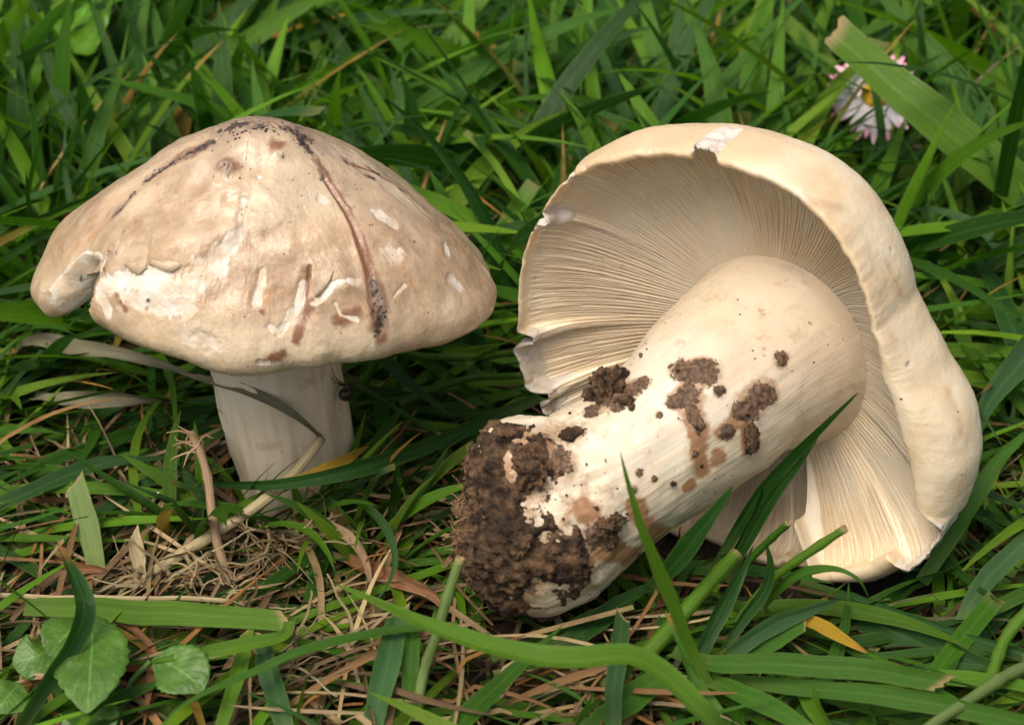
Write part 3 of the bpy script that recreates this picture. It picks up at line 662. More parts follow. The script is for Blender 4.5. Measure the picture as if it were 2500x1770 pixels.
# ---------------------------------------------------------------- single blades and stalks: kind, label, colour, width, end, facing, root colour, points (cm)
HERO_COLOURS = {'y': (0.1, 0.225, 0.016), 'g': (0.052, 0.155, 0.014), 'd': (0.022, 0.085, 0.014), 'b': (0.048, 0.125, 0.042), 'p': (0.19, 0.28, 0.09), 'o': (0.46, 0.29, 0.03), 's': (0.46, 0.38, 0.21), 'n': (0.3, 0.2, 0.11), 'r': (0.2, 0.095, 0.036), 'e': (0.17, 0.165, 0.1)}
HEROES = [
    ('blade', 'long arching green blade reaching in front of the soil-caked stem base', 'y',0.546,'tip',(0.1,-0.3,0.95),None,[(4.14,-9.75,1.0),(3.38,-10.34,2.0),(2.69,-10.0,2.6),(2.03,-9.84,3.0),(1.16,-10.03,3.1),(0.34,-9.96,3.1),(-0.7,-9.43,3.0),(-1.78,-8.68,2.9),(-3.14,-7.65,2.8)]),
    ('blade', 'thin upright light green blade standing before the lying stem', 'y',0.258,'tip',(0.5,-0.8,0.3),None,[(3.73,-8.12,0.6),(3.27,-8.04,1.6),(2.75,-8.17,3.0),(2.28,-8.39,4.4),(2.04,-8.44,5.2),(1.79,-8.37,6.1)]),
    ('blade', 'wide blade with brown ragged cut end below the lying cap', 'g',0.417,'cut',(0,-0.5,0.85),None,[(2.98,-7.32,1.0),(3.53,-7.85,1.2),(4.08,-8.17,1.4),(5.17,-8.29,1.5),(6.61,-8.49,1.5),(7.75,-8.68,1.4)]),
    ('blade', 'long green blade slanting down under the blade with the brown cut end', 'g',0.367,'cut',(0,-0.55,0.83),None,[(3.98,-8.01,0.9),(5.18,-8.47,1.1),(6.58,-8.8,1.2),(7.97,-9.13,1.2),(9.41,-9.49,1.1)]),
    ('blade', 'bright blade lying flat and folded back beside the clover', 'y',0.488,'cut',(0,-0.55,0.83),None,[(-9.62,-5.46,0.6),(-7.94,-5.94,0.9),(-6.27,-6.35,1.1),(-5.05,-6.6,1.2),(-4.24,-6.82,1.3)]),
    ('blade', 'folded-back half of the bright blade beside the clover', 'y',0.302,'tip',(0,-0.55,0.83),None,[(-4.17,-6.85,1.35),(-4.24,-7.42,1.45),(-4.95,-7.75,1.5),(-5.75,-7.92,1.45),(-6.61,-8.0,1.3)]),
    ('blade', 'long narrow blade curving down past the clover leaflet', 'g',0.223,'tip',(0,-0.55,0.83),None,[(-1.01,-6.78,1.2),(-1.68,-7.12,1.4),(-2.65,-7.4,1.5),(-3.81,-7.92,1.5),(-4.65,-8.37,1.4),(-5.48,-8.81,1.3),(-6.03,-9.12,1.1),(-6.21,-9.43,0.9)]),
    ('blade', 'dark twisted blade with orange tip rising over the clover leaves', 'd',0.488,'dry',(0.6,-0.7,0.4),None,[(-8.78,-9.54,0.9),(-8.35,-8.93,1.4),(-7.94,-8.29,1.8),(-7.73,-7.74,2.2),(-7.89,-7.28,2.5),(-8.53,-6.16,2.7)]),
    ('blade', 'dark green blade crossing in front of the upright stem', 'd',0.352,'tip',(0,-0.7,0.7),None,[(0.66,1.51,1.2),(-0.64,-0.04,1.5),(-1.84,-1.51,1.8),(-3.29,-2.91,2.1),(-4.61,-3.24,2.0),(-5.95,-2.4,1.4),(-7.07,-1.58,1.0)]),
    ('blade', 'broad dark blade lying left of the upright stem', 'd',0.386,'tip',(0,-0.55,0.83),None,[(-11.28,-2.74,0.9),(-10.33,-2.27,1.1),(-9.09,-1.55,1.3),(-8.21,-1.41,1.4),(-7.37,-1.2,1.3)]),
    ('blade', 'bluish narrow blade hooked downward beside the dry root tuft', 'b',0.183,'tip',(0,-0.55,0.83),None,[(-3.95,-1.98,0.8),(-3.19,-2.53,1.1),(-2.6,-3.6,1.2),(-2.33,-4.65,1.2),(-2.41,-5.32,1.1),(-2.68,-5.71,0.9)]),
    ('blade', 'pale yellow-green cut blade standing left of the dry stem', 'p',0.523,'cut',(0,-0.9,0.4),None,[(-8.44,-4.26,0.5),(-8.59,-3.83,0.9),(-8.84,-3.23,1.3),(-9.1,-2.69,1.7)]),
    ('blade', 'dark green blade slanting up to the upright stem', 'd',0.316,'tip',(0,-0.55,0.83),None,[(-9.28,-2.69,0.5),(-8.3,-2.13,0.9),(-7.35,-1.4,1.2),(-6.65,-1.12,1.6),(-6.09,-1.09,2.0)]),
    ('blade', 'short green blade folded up at the foot of the upright stem', 'g',0.381,'cut',(0.3,-0.8,0.5),None,[(-4.51,-2.69,0.5),(-4.16,-2.51,0.9),(-3.81,-2.34,1.2),(-3.63,-2.24,1.6)]),
    ('blade', 'small upright sprout at the end of the straw', 'y',0.208,'tip',(0,-1,0.2),None,[(-4.66,-2.55,0.4),(-4.54,-2.36,0.9),(-4.62,-2.18,1.2),(-4.71,-2.24,1.5)]),
    ('blade', 'wide grey-green blade running off the bottom,left of a narrower one', 'b',0.495,'cut',(0,-0.8,0.6),None,[(-2.52,-9.21,0.6),(-2.41,-8.46,0.9),(-2.26,-7.68,1.2),(-2.15,-6.6,1.4)]),
    ('blade', 'narrow green blade standing beside the wide grey-green one', 'g',0.318,'cut',(0,-0.8,0.6),None,[(-1.86,-8.56,0.6),(-1.88,-7.9,0.9),(-1.87,-7.21,1.2),(-1.85,-6.85,1.3)]),
    ('blade', 'pale bluish blade running down below the folded blade', 'b',0.466,'cut',(0,-0.8,0.6),None,[(-4.03,-9.1,0.6),(-4.24,-8.46,0.8),(-4.54,-7.67,1.0),(-4.77,-6.9,1.1)]),
    ('blade', 'yellow-green creased blade slanting down left of the pale bluish one', 'y',0.301,'cut',(0,-0.8,0.6),None,[(-5.26,-9.21,0.6),(-5.13,-8.46,0.8),(-5.01,-7.55,1.0),(-5.0,-6.78,1.1)]),
    ('stalk', 'pale whitish grass stalk slanting below the soil-caked base', 'p',0.224,'cut',(0,-0.55,0.83),None,[(-1.72,-8.34,0.6),(-1.62,-7.9,1.0),(-1.38,-7.7,1.7),(-1.15,-7.52,2.5),(-0.92,-7.35,3.2)]),
    ('blade', 'pale vertical blade under the long arching blade', 'b',0.356,'cut',(0,-0.8,0.6),None,[(1.79,-9.64,1.0),(1.81,-8.8,1.2),(1.92,-8.03,1.4),(2.11,-6.6,1.3)]),
    ('blade', 'narrow blade with frayed straw tip below the lying stem', 'g',0.241,'dry',(0.2,-0.8,0.5),None,[(3.76,-8.79,0.8),(3.37,-8.13,1.0),(3.12,-7.33,1.3),(2.88,-6.86,1.6)]),
    ('blade', 'broad green blade slanting away under the ragged-ended blade', 'g',0.521,'cut',(0,-0.6,0.8),None,[(1.24,-9.21,0.6),(2.32,-8.23,0.8),(2.95,-7.78,0.9)]),
    ('blade', 'green blade curving down to the lower edge below the ragged-ended blade', 'g',0.381,'cut',(0,-0.55,0.83),None,[(3.61,-8.01,0.9),(4.06,-8.58,1.1),(4.64,-9.13,1.2),(5.07,-9.61,1.2)]),
    ('blade', 'light green blade dropping beneath the ragged-ended blade', 'y',0.384,'cut',(0,-0.8,0.6),None,[(5.28,-7.66,0.8),(5.35,-8.57,1.0),(5.58,-9.65,1.1)]),
    ('stalk', 'pale yellow-green stalk crossing out below the ragged-ended blade', 'p',0.25,'cut',(0,-0.55,0.83),None,[(10.03,-7.32,0.9),(8.86,-8.24,1.1),(7.83,-9.13,1.2),(6.95,-9.86,1.2)]),
    ('stalk', 'bright green bent stalk rising right of the ragged-ended blade', 'y',0.275,'cut',(0,-0.55,0.83),None,[(8.73,-8.12,0.6),(8.98,-7.55,0.9),(9.28,-7.09,1.2),(9.77,-6.73,1.6)]),
    ('stalk', 'thick dark green stalk lying below the lying cap', 'd',0.368,'cut',(0,-0.55,0.83),None,[(5.92,-4.41,0.3),(6.76,-5.2,0.5),(7.82,-5.97,0.6),(8.97,-6.77,0.7),(9.79,-7.19,0.7)]),
    ('blade', 'broad very dark blade lying below the thick dark stalk', 'd',0.712,'tip',(0,-0.55,0.83),None,[(9.52,-7.77,0.5),(8.49,-7.19,0.6),(7.5,-6.35,0.6),(6.47,-5.46,0.5),(6.0,-4.95,0.3)]),
    ('blade', 'blue-green blade rising from a node at the right below the cap', 'b',0.422,'cut',(-0.3,-0.8,0.5),None,[(8.81,-5.85,0.5),(9.2,-5.32,0.9),(9.78,-4.79,1.2),(10.6,-4.23,1.6)]),
    ('blade', 'long dark blade leaning up across the gills of the lying cap', 'd',0.266,'tip',(-0.6,-0.8,0.1),None,[(4.03,-4.66,0.8),(4.38,-4.65,1.7),(4.76,-4.89,2.8),(5.26,-5.2,3.9),(5.72,-5.63,4.9),(6.21,-5.95,5.8)]),
    ('blade', 'shorter dark blade beside the one leaning across the gills', 'd',0.253,'tip',(-0.6,-0.8,0.1),None,[(4.25,-4.93,0.8),(4.66,-4.93,1.9),(5.03,-5.11,3.0),(5.43,-5.19,3.8),(5.77,-5.15,4.4)]),
    ('blade', 'broad dark blade tucked against the underside of the lying stem', 'd',0.431,'tip',(-0.4,-0.9,0.2),None,[(2.73,-5.45,1.0),(3.19,-6.0,2.2),(3.59,-6.42,3.3),(3.99,-6.68,4.3)]),
    ('blade', 'dark green blade curving up from the foot of the gills', 'd',0.372,'tip',(0.2,-0.9,0.2),None,[(3.87,-4.52,0.9),(4.41,-4.65,1.3),(4.7,-4.8,2.2),(4.82,-4.98,3.1)]),
    ('stalk', 'light green cut stalk sticking out before the split in the gills', 'y',0.202,'cut',(0,-0.55,0.83),None,[(4.34,-6.22,0.8),(4.95,-5.98,1.6),(5.49,-6.14,2.3),(6.19,-6.33,3.1)]),
    ('stalk', 'small cut stalk left of the split in the gills', 'g',0.177,'cut',(0,-0.55,0.83),None,[(4.48,-4.92,1.0),(4.84,-4.99,1.6),(5.35,-5.25,2.5)]),
    ('blade', 'narrow dark blade with curled tip below the gills', 'd',0.263,'tip',(0.3,-0.9,0.2),None,[(3.96,-6.95,0.6),(4.36,-6.6,1.1),(4.8,-6.36,1.7),(4.87,-6.26,2.2),(4.74,-6.23,2.7)]),
    ('blade', 'blade arching over the lower rim of the lying cap', 'g',0.295,'tip',(0,-0.7,0.7),None,[(4.88,-5.71,0.8),(5.12,-5.97,1.4),(5.5,-6.25,2.0),(6.05,-6.52,2.3),(6.45,-6.7,2.2),(6.68,-6.68,1.8)]),
    ('stalk', 'thick light green stalk slanting down from the lying stem', 'y',0.362,'cut',(0,-0.55,0.83),None,[(2.4,-7.07,0.5),(3.06,-6.47,0.9),(3.72,-5.84,1.3),(4.4,-5.19,1.7)]),
    ('blade', 'dark green blade slanting down in front of the thick light stalk', 'd',0.37,'tip',(0.4,-0.8,0.3),None,[(3.36,-7.55,0.7),(3.82,-6.85,1.3),(4.25,-6.37,1.9),(4.59,-5.88,2.4)]),
    ('blade', 'dark blue-green blade lying below the lower rim of the cap', 'b',0.372,'tip',(0,-0.55,0.83),None,[(3.74,-7.55,0.7),(4.39,-7.08,1.0),(5.21,-6.6,1.2),(6.31,-6.03,1.2)]),
    ('blade', 'short green blade beside the yellow one', 'g',0.48,'cut',(0,-0.55,0.83),None,[(4.07,-7.31,0.7),(4.72,-6.96,0.9),(5.62,-6.47,1.1)]),
    ('blade', 'orange-yellow withered blade below the lying cap', 'o',0.295,'dry',(0,-0.55,0.83),None,[(5.15,-6.1,0.8),(5.72,-6.41,1.0),(6.17,-6.96,1.1),(6.62,-7.46,1.1)]),
    ('blade', 'dark blade pressed under the soil-caked base', 'd',0.445,'tip',(0,-0.55,0.83),None,[(0.62,-6.83,0.5),(1.34,-6.41,0.7),(2.16,-5.71,0.9),(2.83,-5.19,1.0)]),
    ('blade', 'long green blade running out under the lying stem', 'g',0.238,'tip',(0,-0.55,0.83),None,[(-0.39,-6.83,0.4),(0.63,-6.47,0.6),(1.59,-5.97,0.8),(2.99,-5.19,1.0)]),
    ('stalk', 'horizontal green cut stalk behind the upright stem', 'y',0.213,'cut',(0,-0.55,0.83),None,[(-3.05,2.75,1.6),(-1.93,2.68,1.6),(-0.87,2.75,1.6),(0.39,3.09,1.5)]),
    ('stalk', 'green stalk with pale end slanting behind the upright stem', 'g',0.192,'cut',(0,-0.55,0.83),None,[(-2.61,1.57,1.0),(-1.81,1.88,1.2),(-0.96,2.35,1.2),(0.19,2.71,1.1)]),
    ('stalk', 'thin green stalk running down from the spider', 'g',0.138,'cut',(0,-0.55,0.83),None,[(-3.59,0.98,1.9),(-2.96,0.76,1.6),(-2.21,0.37,1.3),(-1.61,0.08,1.1)]),
    ('blade', 'short yellow blade tip beside the upright stem', 'o',0.184,'cut',(0,-0.55,0.83),None,[(-3.39,-0.13,0.8),(-2.98,0.07,1.0),(-2.55,0.18,1.2)]),
    ('blade', 'yellow blade lying across the foot of the upright stem', 'o',0.292,'tip',(0,-0.55,0.83),None,[(-4.68,-2.77,1.7),(-3.89,-2.83,2.1),(-3.43,-2.26,2.0),(-3.1,-1.2,1.6)]),
    ('blade', 'dead grey blade tucked under the torn left rim of the upright cap', 'e',0.435,'tip',(0,-0.6,0.8),None,[(-11.61,3.19,1.6),(-10.27,2.58,1.9),(-9.07,1.99,2.1),(-8.0,1.33,2.2),(-7.1,0.91,2.1)]),
    ('blade', 'grey-green withered blade lying under the upright cap', 'e',0.417,'tip',(0,-0.7,0.7),None,[(-11.18,1.88,1.0),(-10.01,1.42,1.2),(-8.87,1.42,1.2),(-7.89,1.62,1.0)]),
    ('stalk', 'pale dry straw stalk bent sharply in front of the upright stem', 's',0.288,'cut',(0,-0.55,0.83),None,[(-7.5,-4.54,0.5),(-6.94,-4.05,0.7),(-6.32,-3.61,0.9),(-5.52,-3.16,1.2),(-4.78,-2.7,1.6),(-4.29,-2.3,2.0),(-4.0,-1.97,2.3)]),
    ('blade', 'limp grey-green end of the bent straw across the upright stem', 'e',0.222,'tip',(0,-0.9,0.3),None,[(-3.98,-2.02,2.35),(-4.22,-2.36,2.9),(-4.78,-2.37,3.4),(-5.55,-2.13,3.6),(-6.44,-1.38,3.4),(-7.26,-0.35,3.0)]),
    ('stalk', 'upright withered brown stem with frayed top', 'n',0.218,'fray',(0,-0.55,0.83),None,[(-5.75,-4.34,0.4),(-5.97,-3.97,0.9),(-6.13,-3.52,1.5),(-6.24,-3.06,2.0),(-6.42,-2.68,2.4),(-6.65,-2.36,2.7)]),
    ('blade', 'brown dead blade arching down beside the root tuft', 'n',0.252,'tip',(0,-0.55,0.83),None,[(-4.83,-2.83,0.6),(-4.02,-3.03,0.9),(-3.36,-3.68,1.0),(-2.94,-4.38,0.9),(-2.79,-5.07,0.6)]),
    ('blade', 'reddish-brown dead blade running to the soil-caked base', 'r',0.378,'tip',(0,-0.55,0.83),None,[(-3.46,-3.78,0.5),(-2.73,-4.46,0.7),(-2.04,-5.0,0.8),(-1.54,-5.26,0.7),(-1.29,-5.59,0.5)]),
    ('blade', 'tan dead blade twisted beneath the root tuft', 's',0.379,'cut',(0,-0.55,0.83),None,[(-5.05,-2.55,0.4),(-4.52,-2.53,0.6),(-3.87,-2.98,0.6),(-3.23,-3.56,0.5)]),
    ('stalk', 'thin pale straw lying along the bright folded blade', 's',0.129,'cut',(0,-0.55,0.83),None,[(-10.39,-5.22,0.7),(-9.12,-5.4,0.8),(-7.66,-5.46,0.8),(-6.44,-5.48,0.8),(-5.57,-5.46,0.7)]),
    ('blade', 'short cut piece of pale straw standing on the bent stalk', 's',0.314,'cut',(0,-1,0.2),None,[(-7.39,-4.73,0.6),(-7.52,-4.38,0.9),(-7.69,-3.95,1.3)]),
    ('blade', 'brown curled dead blade beside the dark twisted blade', 'r',0.231,'tip',(0,-0.55,0.83),None,[(-9.6,-4.94,0.5),(-9.07,-4.6,0.7),(-8.42,-4.52,0.8),(-7.94,-4.53,0.6)]),
    ('blade', 'brown dead blade bent over between the two clover leaflets', 'r',0.199,'tip',(0,-0.55,0.83),None,[(-7.75,-5.91,0.6),(-7.18,-6.47,0.8),(-6.75,-7.2,0.9),(-6.64,-8.12,0.8),(-6.59,-9.1,0.6)]),
    ('blade', 'giant bright blade with chewed pale end above the daisy', 'y',1.203,'cut',(0.2,-0.75,0.6),None,[(14.53,8.38,2.2),(13.27,8.29,3.3),(12.01,8.87,4.2),(10.18,9.99,5.4),(8.63,11.93,6.4)]),
    ('blade', 'wide blade crossing behind the giant bright blade', 'g',1.078,'tip',(0.2,-0.75,0.6),None,[(13.98,11.44,2.5),(13.09,12.62,3.6),(12.15,14.16,4.6),(11.31,15.73,5.4),(10.59,17.47,6.2)]),
    ('blade', 'pointed bright blade under the giant bright blade', 'y',0.708,'tip',(0.2,-0.75,0.6),None,[(14.55,7.57,2.0),(13.36,8.4,2.9),(12.32,8.92,3.6),(11.28,9.41,4.2),(10.46,10.3,4.9)]),
    ('blade', 'pale arching blade behind the right rim of the lying cap', 'b',0.462,'tip',(0,-0.5,0.85),None,[(13.53,5.7,1.2),(12.77,6.4,2.0),(12.07,7.3,2.6),(11.11,7.9,2.9),(9.74,8.41,2.8)]),
    ('blade', 'wide pale blade at the right of the lying cap', 'b',0.691,'tip',(-0.3,-0.8,0.5),None,[(12.48,2.43,2.2),(11.62,1.8,1.8),(10.78,0.82,1.4),(10.17,-0.44,1.0)]),
    ('blade', 'green blade rising along the lower right rim of the lying cap', 'g',0.383,'tip',(-0.5,-0.8,0.3),None,[(8.25,-4.67,0.6),(8.76,-4.24,1.2),(9.48,-3.51,2.0),(10.06,-2.91,2.5),(10.92,-2.28,2.9)]),
    ('blade', 'broad dark blade arching down at the right of the lying cap', 'd',0.657,'tip',(-0.4,-0.8,0.5),None,[(12.56,2.03,1.0),(12.08,3.53,1.7),(11.85,5.36,2.3),(11.32,6.39,2.7)]),
    ('blade', 'dark blade leaning between the two caps', 'd',0.448,'tip',(-0.4,-0.85,0.3),None,[(-0.21,6.4,2.0),(-0.46,6.56,2.9),(-1.02,6.74,4.0),(-1.92,7.02,5.2),(-2.67,7.16,5.9),(-3.26,7.3,6.4)]),
    ('blade', 'thin bluish blade curling down beside the left edge of the gills', 'b',0.28,'tip',(0,-1,0.2),None,[(1.01,10.46,2.2),(0.43,8.72,2.4),(0.16,7.65,2.2),(0.13,6.8,1.8)]),
    ('blade', 'dark green blade bending down behind the upright cap at the left', 'd',0.519,'tip',(0.3,-0.9,0.3),None,[(-10.75,10.46,2.2),(-11.29,10.66,3.2),(-12.05,11.47,4.3),(-12.79,12.63,5.4),(-13.36,14.07,6.2),(-13.62,14.77,6.8)]),
    ('blade', 'bright-edged narrow blade standing behind the upright cap', 'y',0.291,'tip',(0.4,-0.9,0.1),None,[(-10.49,10.75,2.8),(-10.41,11.14,3.6),(-10.38,11.72,4.2),(-10.34,12.17,4.8)]),
    ('stalk', 'cut green stalk pointing at the upright cap from the left', 'g',0.268,'cut',(0,-0.55,0.83),None,[(-10.69,10.06,2.5),(-11.49,10.66,2.9),(-12.35,11.22,3.3)]),
    ('stalk', 'cut green stalk behind the top of the upright cap', 'g',0.255,'cut',(0,-0.55,0.83),None,[(-8.59,12.88,3.0),(-9.0,12.93,3.6),(-9.61,13.37,4.1)]),
    ('stalk', 'second cut green stalk slanting behind the top of the upright cap', 'y',0.26,'cut',(0,-0.55,0.83),None,[(-8.18,13.98,2.8),(-8.74,14.19,3.6),(-9.42,14.48,4.3)]),
    ('blade', 'half-yellowed blade curving up behind the upright cap', 'o',0.505,'tip',(0,-0.8,0.6),(0.1,0.225,0.016),[(-8.87,16.61,2.0),(-8.47,17.45,3.0),(-7.83,18.16,3.6),(-6.96,18.52,4.0),(-5.96,18.79,4.3),(-4.92,18.95,4.6)]),
    ('blade', 'long green blade rising steeply behind the upright cap', 'g',0.67,'cut',(0.3,-0.9,0.2),None,[(-9.26,18.31,2.0),(-8.74,18.9,3.0),(-8.23,19.48,4.0),(-7.77,20.49,5.0)]),
    ('blade', 'upright green blade above the crown of the upright cap', 'g',0.366,'tip',(0.4,-0.9,0.1),None,[(-6.73,15.46,2.2),(-6.57,15.89,3.2),(-6.46,16.45,4.4),(-6.49,16.77,5.3)]),
    ('blade', 'dark green blade rising right of the crown of the upright cap', 'b',0.546,'tip',(0.4,-0.9,0.1),None,[(-6.18,15.95,2.0),(-5.68,16.41,3.0),(-5.26,17.14,3.9),(-5.0,18.28,4.8)]),
    ('blade', 'wide bright blade fanning between the two caps', 'y',0.753,'cut',(0.3,-0.8,0.4),None,[(-3.65,13.16,2.0),(-2.58,13.37,2.8),(-1.41,13.87,3.6),(0.0,14.78,4.5)]),
    ('stalk', 'pale stalk rising between the two caps', 'p',0.284,'cut',(0,-0.55,0.83),None,[(-1.34,17.97,2.0),(-1.09,18.71,2.8),(-0.71,19.87,3.6),(-0.26,20.69,4.4)]),
    ('blade', 'upright dark blade behind the left shoulder of the lying cap', 'd',0.352,'tip',(0.3,-0.95,0.1),None,[(2.05,12.87,2.0),(2.01,13.31,3.2),(2.04,14.04,4.4),(2.11,15.64,5.8)]),
    ('blade', 'narrow upright blade behind the top of the lying cap', 'g',0.503,'tip',(0.3,-0.95,0.1),None,[(4.13,16.77,2.2),(3.69,17.27,3.2),(3.26,18.13,4.2),(2.79,19.44,5.2)]),
    ('blade', 'wide dark creased blade rising behind the top of the lying cap', 'b',0.769,'cut',(0.4,-0.85,0.3),None,[(6.58,15.63,2.0),(7.03,16.41,3.0),(7.56,17.22,4.0),(8.39,19.03,5.2)]),
    ('blade', 'slanting bright blade behind the left shoulder of the lying cap', 'y',0.425,'tip',(0.2,-0.8,0.5),None,[(3.56,15.47,1.8),(4.83,16.51,2.7),(6.16,17.8,3.4),(7.67,19.19,4.1)]),
    ('blade', 'dark pointed blade standing right of the top of the lying cap', 'd',0.464,'tip',(-0.4,-0.85,0.2),None,[(9.63,12.29,2.0),(9.28,12.88,3.0),(8.82,13.48,4.0),(8.43,13.95,4.8)]),
    ('blade', 'grey-green blade lying in front of the daisy', 'b',0.696,'cut',(0,-0.7,0.7),None,[(8.83,16.28,2.0),(9.76,16.18,2.5),(10.79,16.67,2.9),(11.68,17.54,3.1)]),
    ('stalk', 'brownish creeping stalk below the daisy', 'n',0.245,'cut',(0,-0.55,0.83),None,[(9.46,16.11,1.6),(10.66,15.31,1.8),(11.91,14.84,1.8),(13.12,14.7,1.6)]),
]
CLOVER = [('large pale-speckled clover leaf with a rusty spot beside the dark twisted blade', [(-7.08, -8.77, 0.1), (-7.56, -7.54, 0.6), (-7.89, -6.91, 1.5)], [([(-7.9, -6.85, 1.5), (-7.66, -7.81, 1.6), (-7.5, -8.77, 1.55), (-7.45, -9.4, 1.3)], 1.35), ([(-8.05, -6.91, 1.5), (-8.21, -7.4, 1.5), (-8.45, -7.92, 1.4)], 0.95)]), ('small round hairy clover leaf beside the bent brown blade', [(-7.19, -8.22, 0.1), (-7.05, -7.89, 0.7), (-6.62, -7.82, 1.2)], [([(-6.59, -7.85, 1.25), (-6.18, -8.11, 1.35), (-5.79, -8.42, 1.3), (-5.55, -8.64, 1.15)], 1.05)]), ('wet grey-green clover leaf lying under the big speckled leaf', [(-8.78, -8.22, 0.1), (-8.64, -7.54, 0.6), (-8.6, -7.14, 0.9)], [([(-8.61, -7.11, 0.9), (-8.84, -7.44, 1.0), (-9.29, -7.55, 0.9)], 0.95)]), ('clover leaf with a rusty centre at the edge of the bark-brown litter', [(-8.82, -8.66, 0.1), (-8.82, -8.57, 0.8), (-8.88, -8.58, 1.1)], [([(-8.9, -8.36, 1.15), (-8.99, -8.69, 1.2), (-9.15, -9.12, 1.1)], 1.0)]), ('two-lobed clover leaf below the big speckled leaf', [(-7.71, -8.77, 0.1), (-7.68, -8.78, 0.5), (-7.69, -8.62, 0.7)], [([(-7.71, -8.62, 0.7), (-7.74, -9.11, 0.8), (-7.99, -9.32, 0.7)], 0.8), ([(-7.67, -8.62, 0.7), (-7.37, -8.95, 0.8), (-7.14, -9.21, 0.7)], 0.75)])]
LOBED = [(-15.99, 11.66, 2.4), (-14.74, 13.12, 3.4), (-13.98, 14.25, 4.2), (-12.97, 15.46, 5.0), (-11.98, 18.58, 5.6)]
BROAD = [(-12.99, 17.7, 3.5), (-12.09, 18.32, 4.2), (-10.83, 17.74, 4.4), (-9.89, 17.28, 4.3), (-9.33, 17.29, 4.0)]
DAISY_C = (10.3, 13.41, 4.0)
BUD_C = [(-12.1, 18.53, 3.4), (-12.06, 18.22, 4.3), (-11.94, 17.67, 5.0)]
SPIDER_C = (-3.54, -1.26, 2.94)
TUFT = [((-4.77, -3.26, 0.8), 10, (-0.4, -0.2, 0.3), 1.6), ((-5.71, -4.6, 0.5), 10, (0.2, -0.2, 0.7), 1.5), ((-5.1, -3.69, 0.7), 16, (0.0, -0.4, -0.3), 1.2), ((-6.34, -4.8, 0.5), 5, (-0.2, 0.0, 0.9), 1.6), ((-5.45, -4.13, 0.4), 10, (0.5, -0.3, 0.3), 1.3)]
TANGLE = [((-7.35, -4.6, 0.6), 22, (-0.8, 0.0, 0.1), 1.6), ((-6.89, -4.39, 0.6), 16, (0.8, -0.2, 0.0), 2.0), ((-4.51, -3.26, 0.8), 22, (0.9, -0.1, 0.1), 1.8), ((-4.75, -3.4, 0.8), 14, (0.3, -0.7, -0.1), 1.6), ((-5.6, -5.33, 0.5), 18, (0.7, -0.5, 0.0), 2.2), ((-3.58, -6.22, 0.4), 24, (0.6, -0.3, 0.1), 2.0), ((-4.65, -7.19, 0.4), 18, (0.7, 0.2, 0.1), 2.0)]
MOSS = [(-4.0, -4.4, 0.4), (-3.72, -4.67, 0.4), (-3.38, -4.88, 0.35), (-4.28, -4.33, 0.6), (-3.99, -5.34, 0.3), (-3.72, -5.6, 0.3), (-4.84, -5.08, 0.3), (-2.19, -4.0, 0.3)]
# ---------------------------------------------------------------- the ground
def make_ground():
    t = np.linspace(-1, 1, 261)
    g = 42 * t + 3000 * np.sign(t) * np.abs(t) ** 11
    X, Y = np.meshgrid(g, g + 10, indexing='ij')
    P = np.stack([X, Y, 0 * X], -1)
    fade = 1 - sst(np.hypot(X, Y - 10), 60, 160)
    Z = (.28 * fbm(P * .35, 4, 31) + .12 * fbm(P * 1.7, 3, 32)) * fade - .45
    V = np.stack([X, Y, Z], -1).reshape(-1, 3)
    return build('ground', V, grid_faces(261, 261), M_GROUND, origin=(0, 0, 0), kind='structure',
                 label='dark crumbly lawn soil under the grass', category='ground')


make_ground()


# ---------------------------------------------------------------- standing mushroom
def flap(name, parent, root, tip, mat, lift=.0):
    """a torn strip of skin: root line on the cap, free edge 'tip' standing off it"""
    n = 14
    a, b = catmull(root, n), catmull(tip, n)
    rows = []
    for t in np.linspace(0, 1, 6):
        rows.append(a * (1 - t) + b * t + np.array([0, -.012, .02]) * np.sin(t * np.pi))
    G = np.stack(rows, 1)
    G = G + .015 * vnoise(G * 9, 5)[..., None]
    N = grid_normals(G)
    V = np.concatenate([G.reshape(-1, 3), (G - .045 * N).reshape(-1, 3)])
    F = grid_faces(n, 6)
    F2 = F[:, ::-1] + n * 6
    rim = [i * 6 for i in range(n)] + [(n - 1) * 6 + j for j in range(1, 6)] + [i * 6 + 5 for i in range(n - 2, -1, -1)] + [j for j in range(4, 0, -1)]
    rim = np.array(rim); r2 = np.roll(rim, -1)
    F3 = np.stack([rim, rim + n * 6, r2 + n * 6, r2], 1)
    z = np.zeros(len(V))
    return build(name, V, np.concatenate([F, F2, F3]), mat, parent, attrs=dict(pale=z + .25, stain=z, flesh=z, dirt=z, low=z), uv=np.zeros((len(V), 2)))


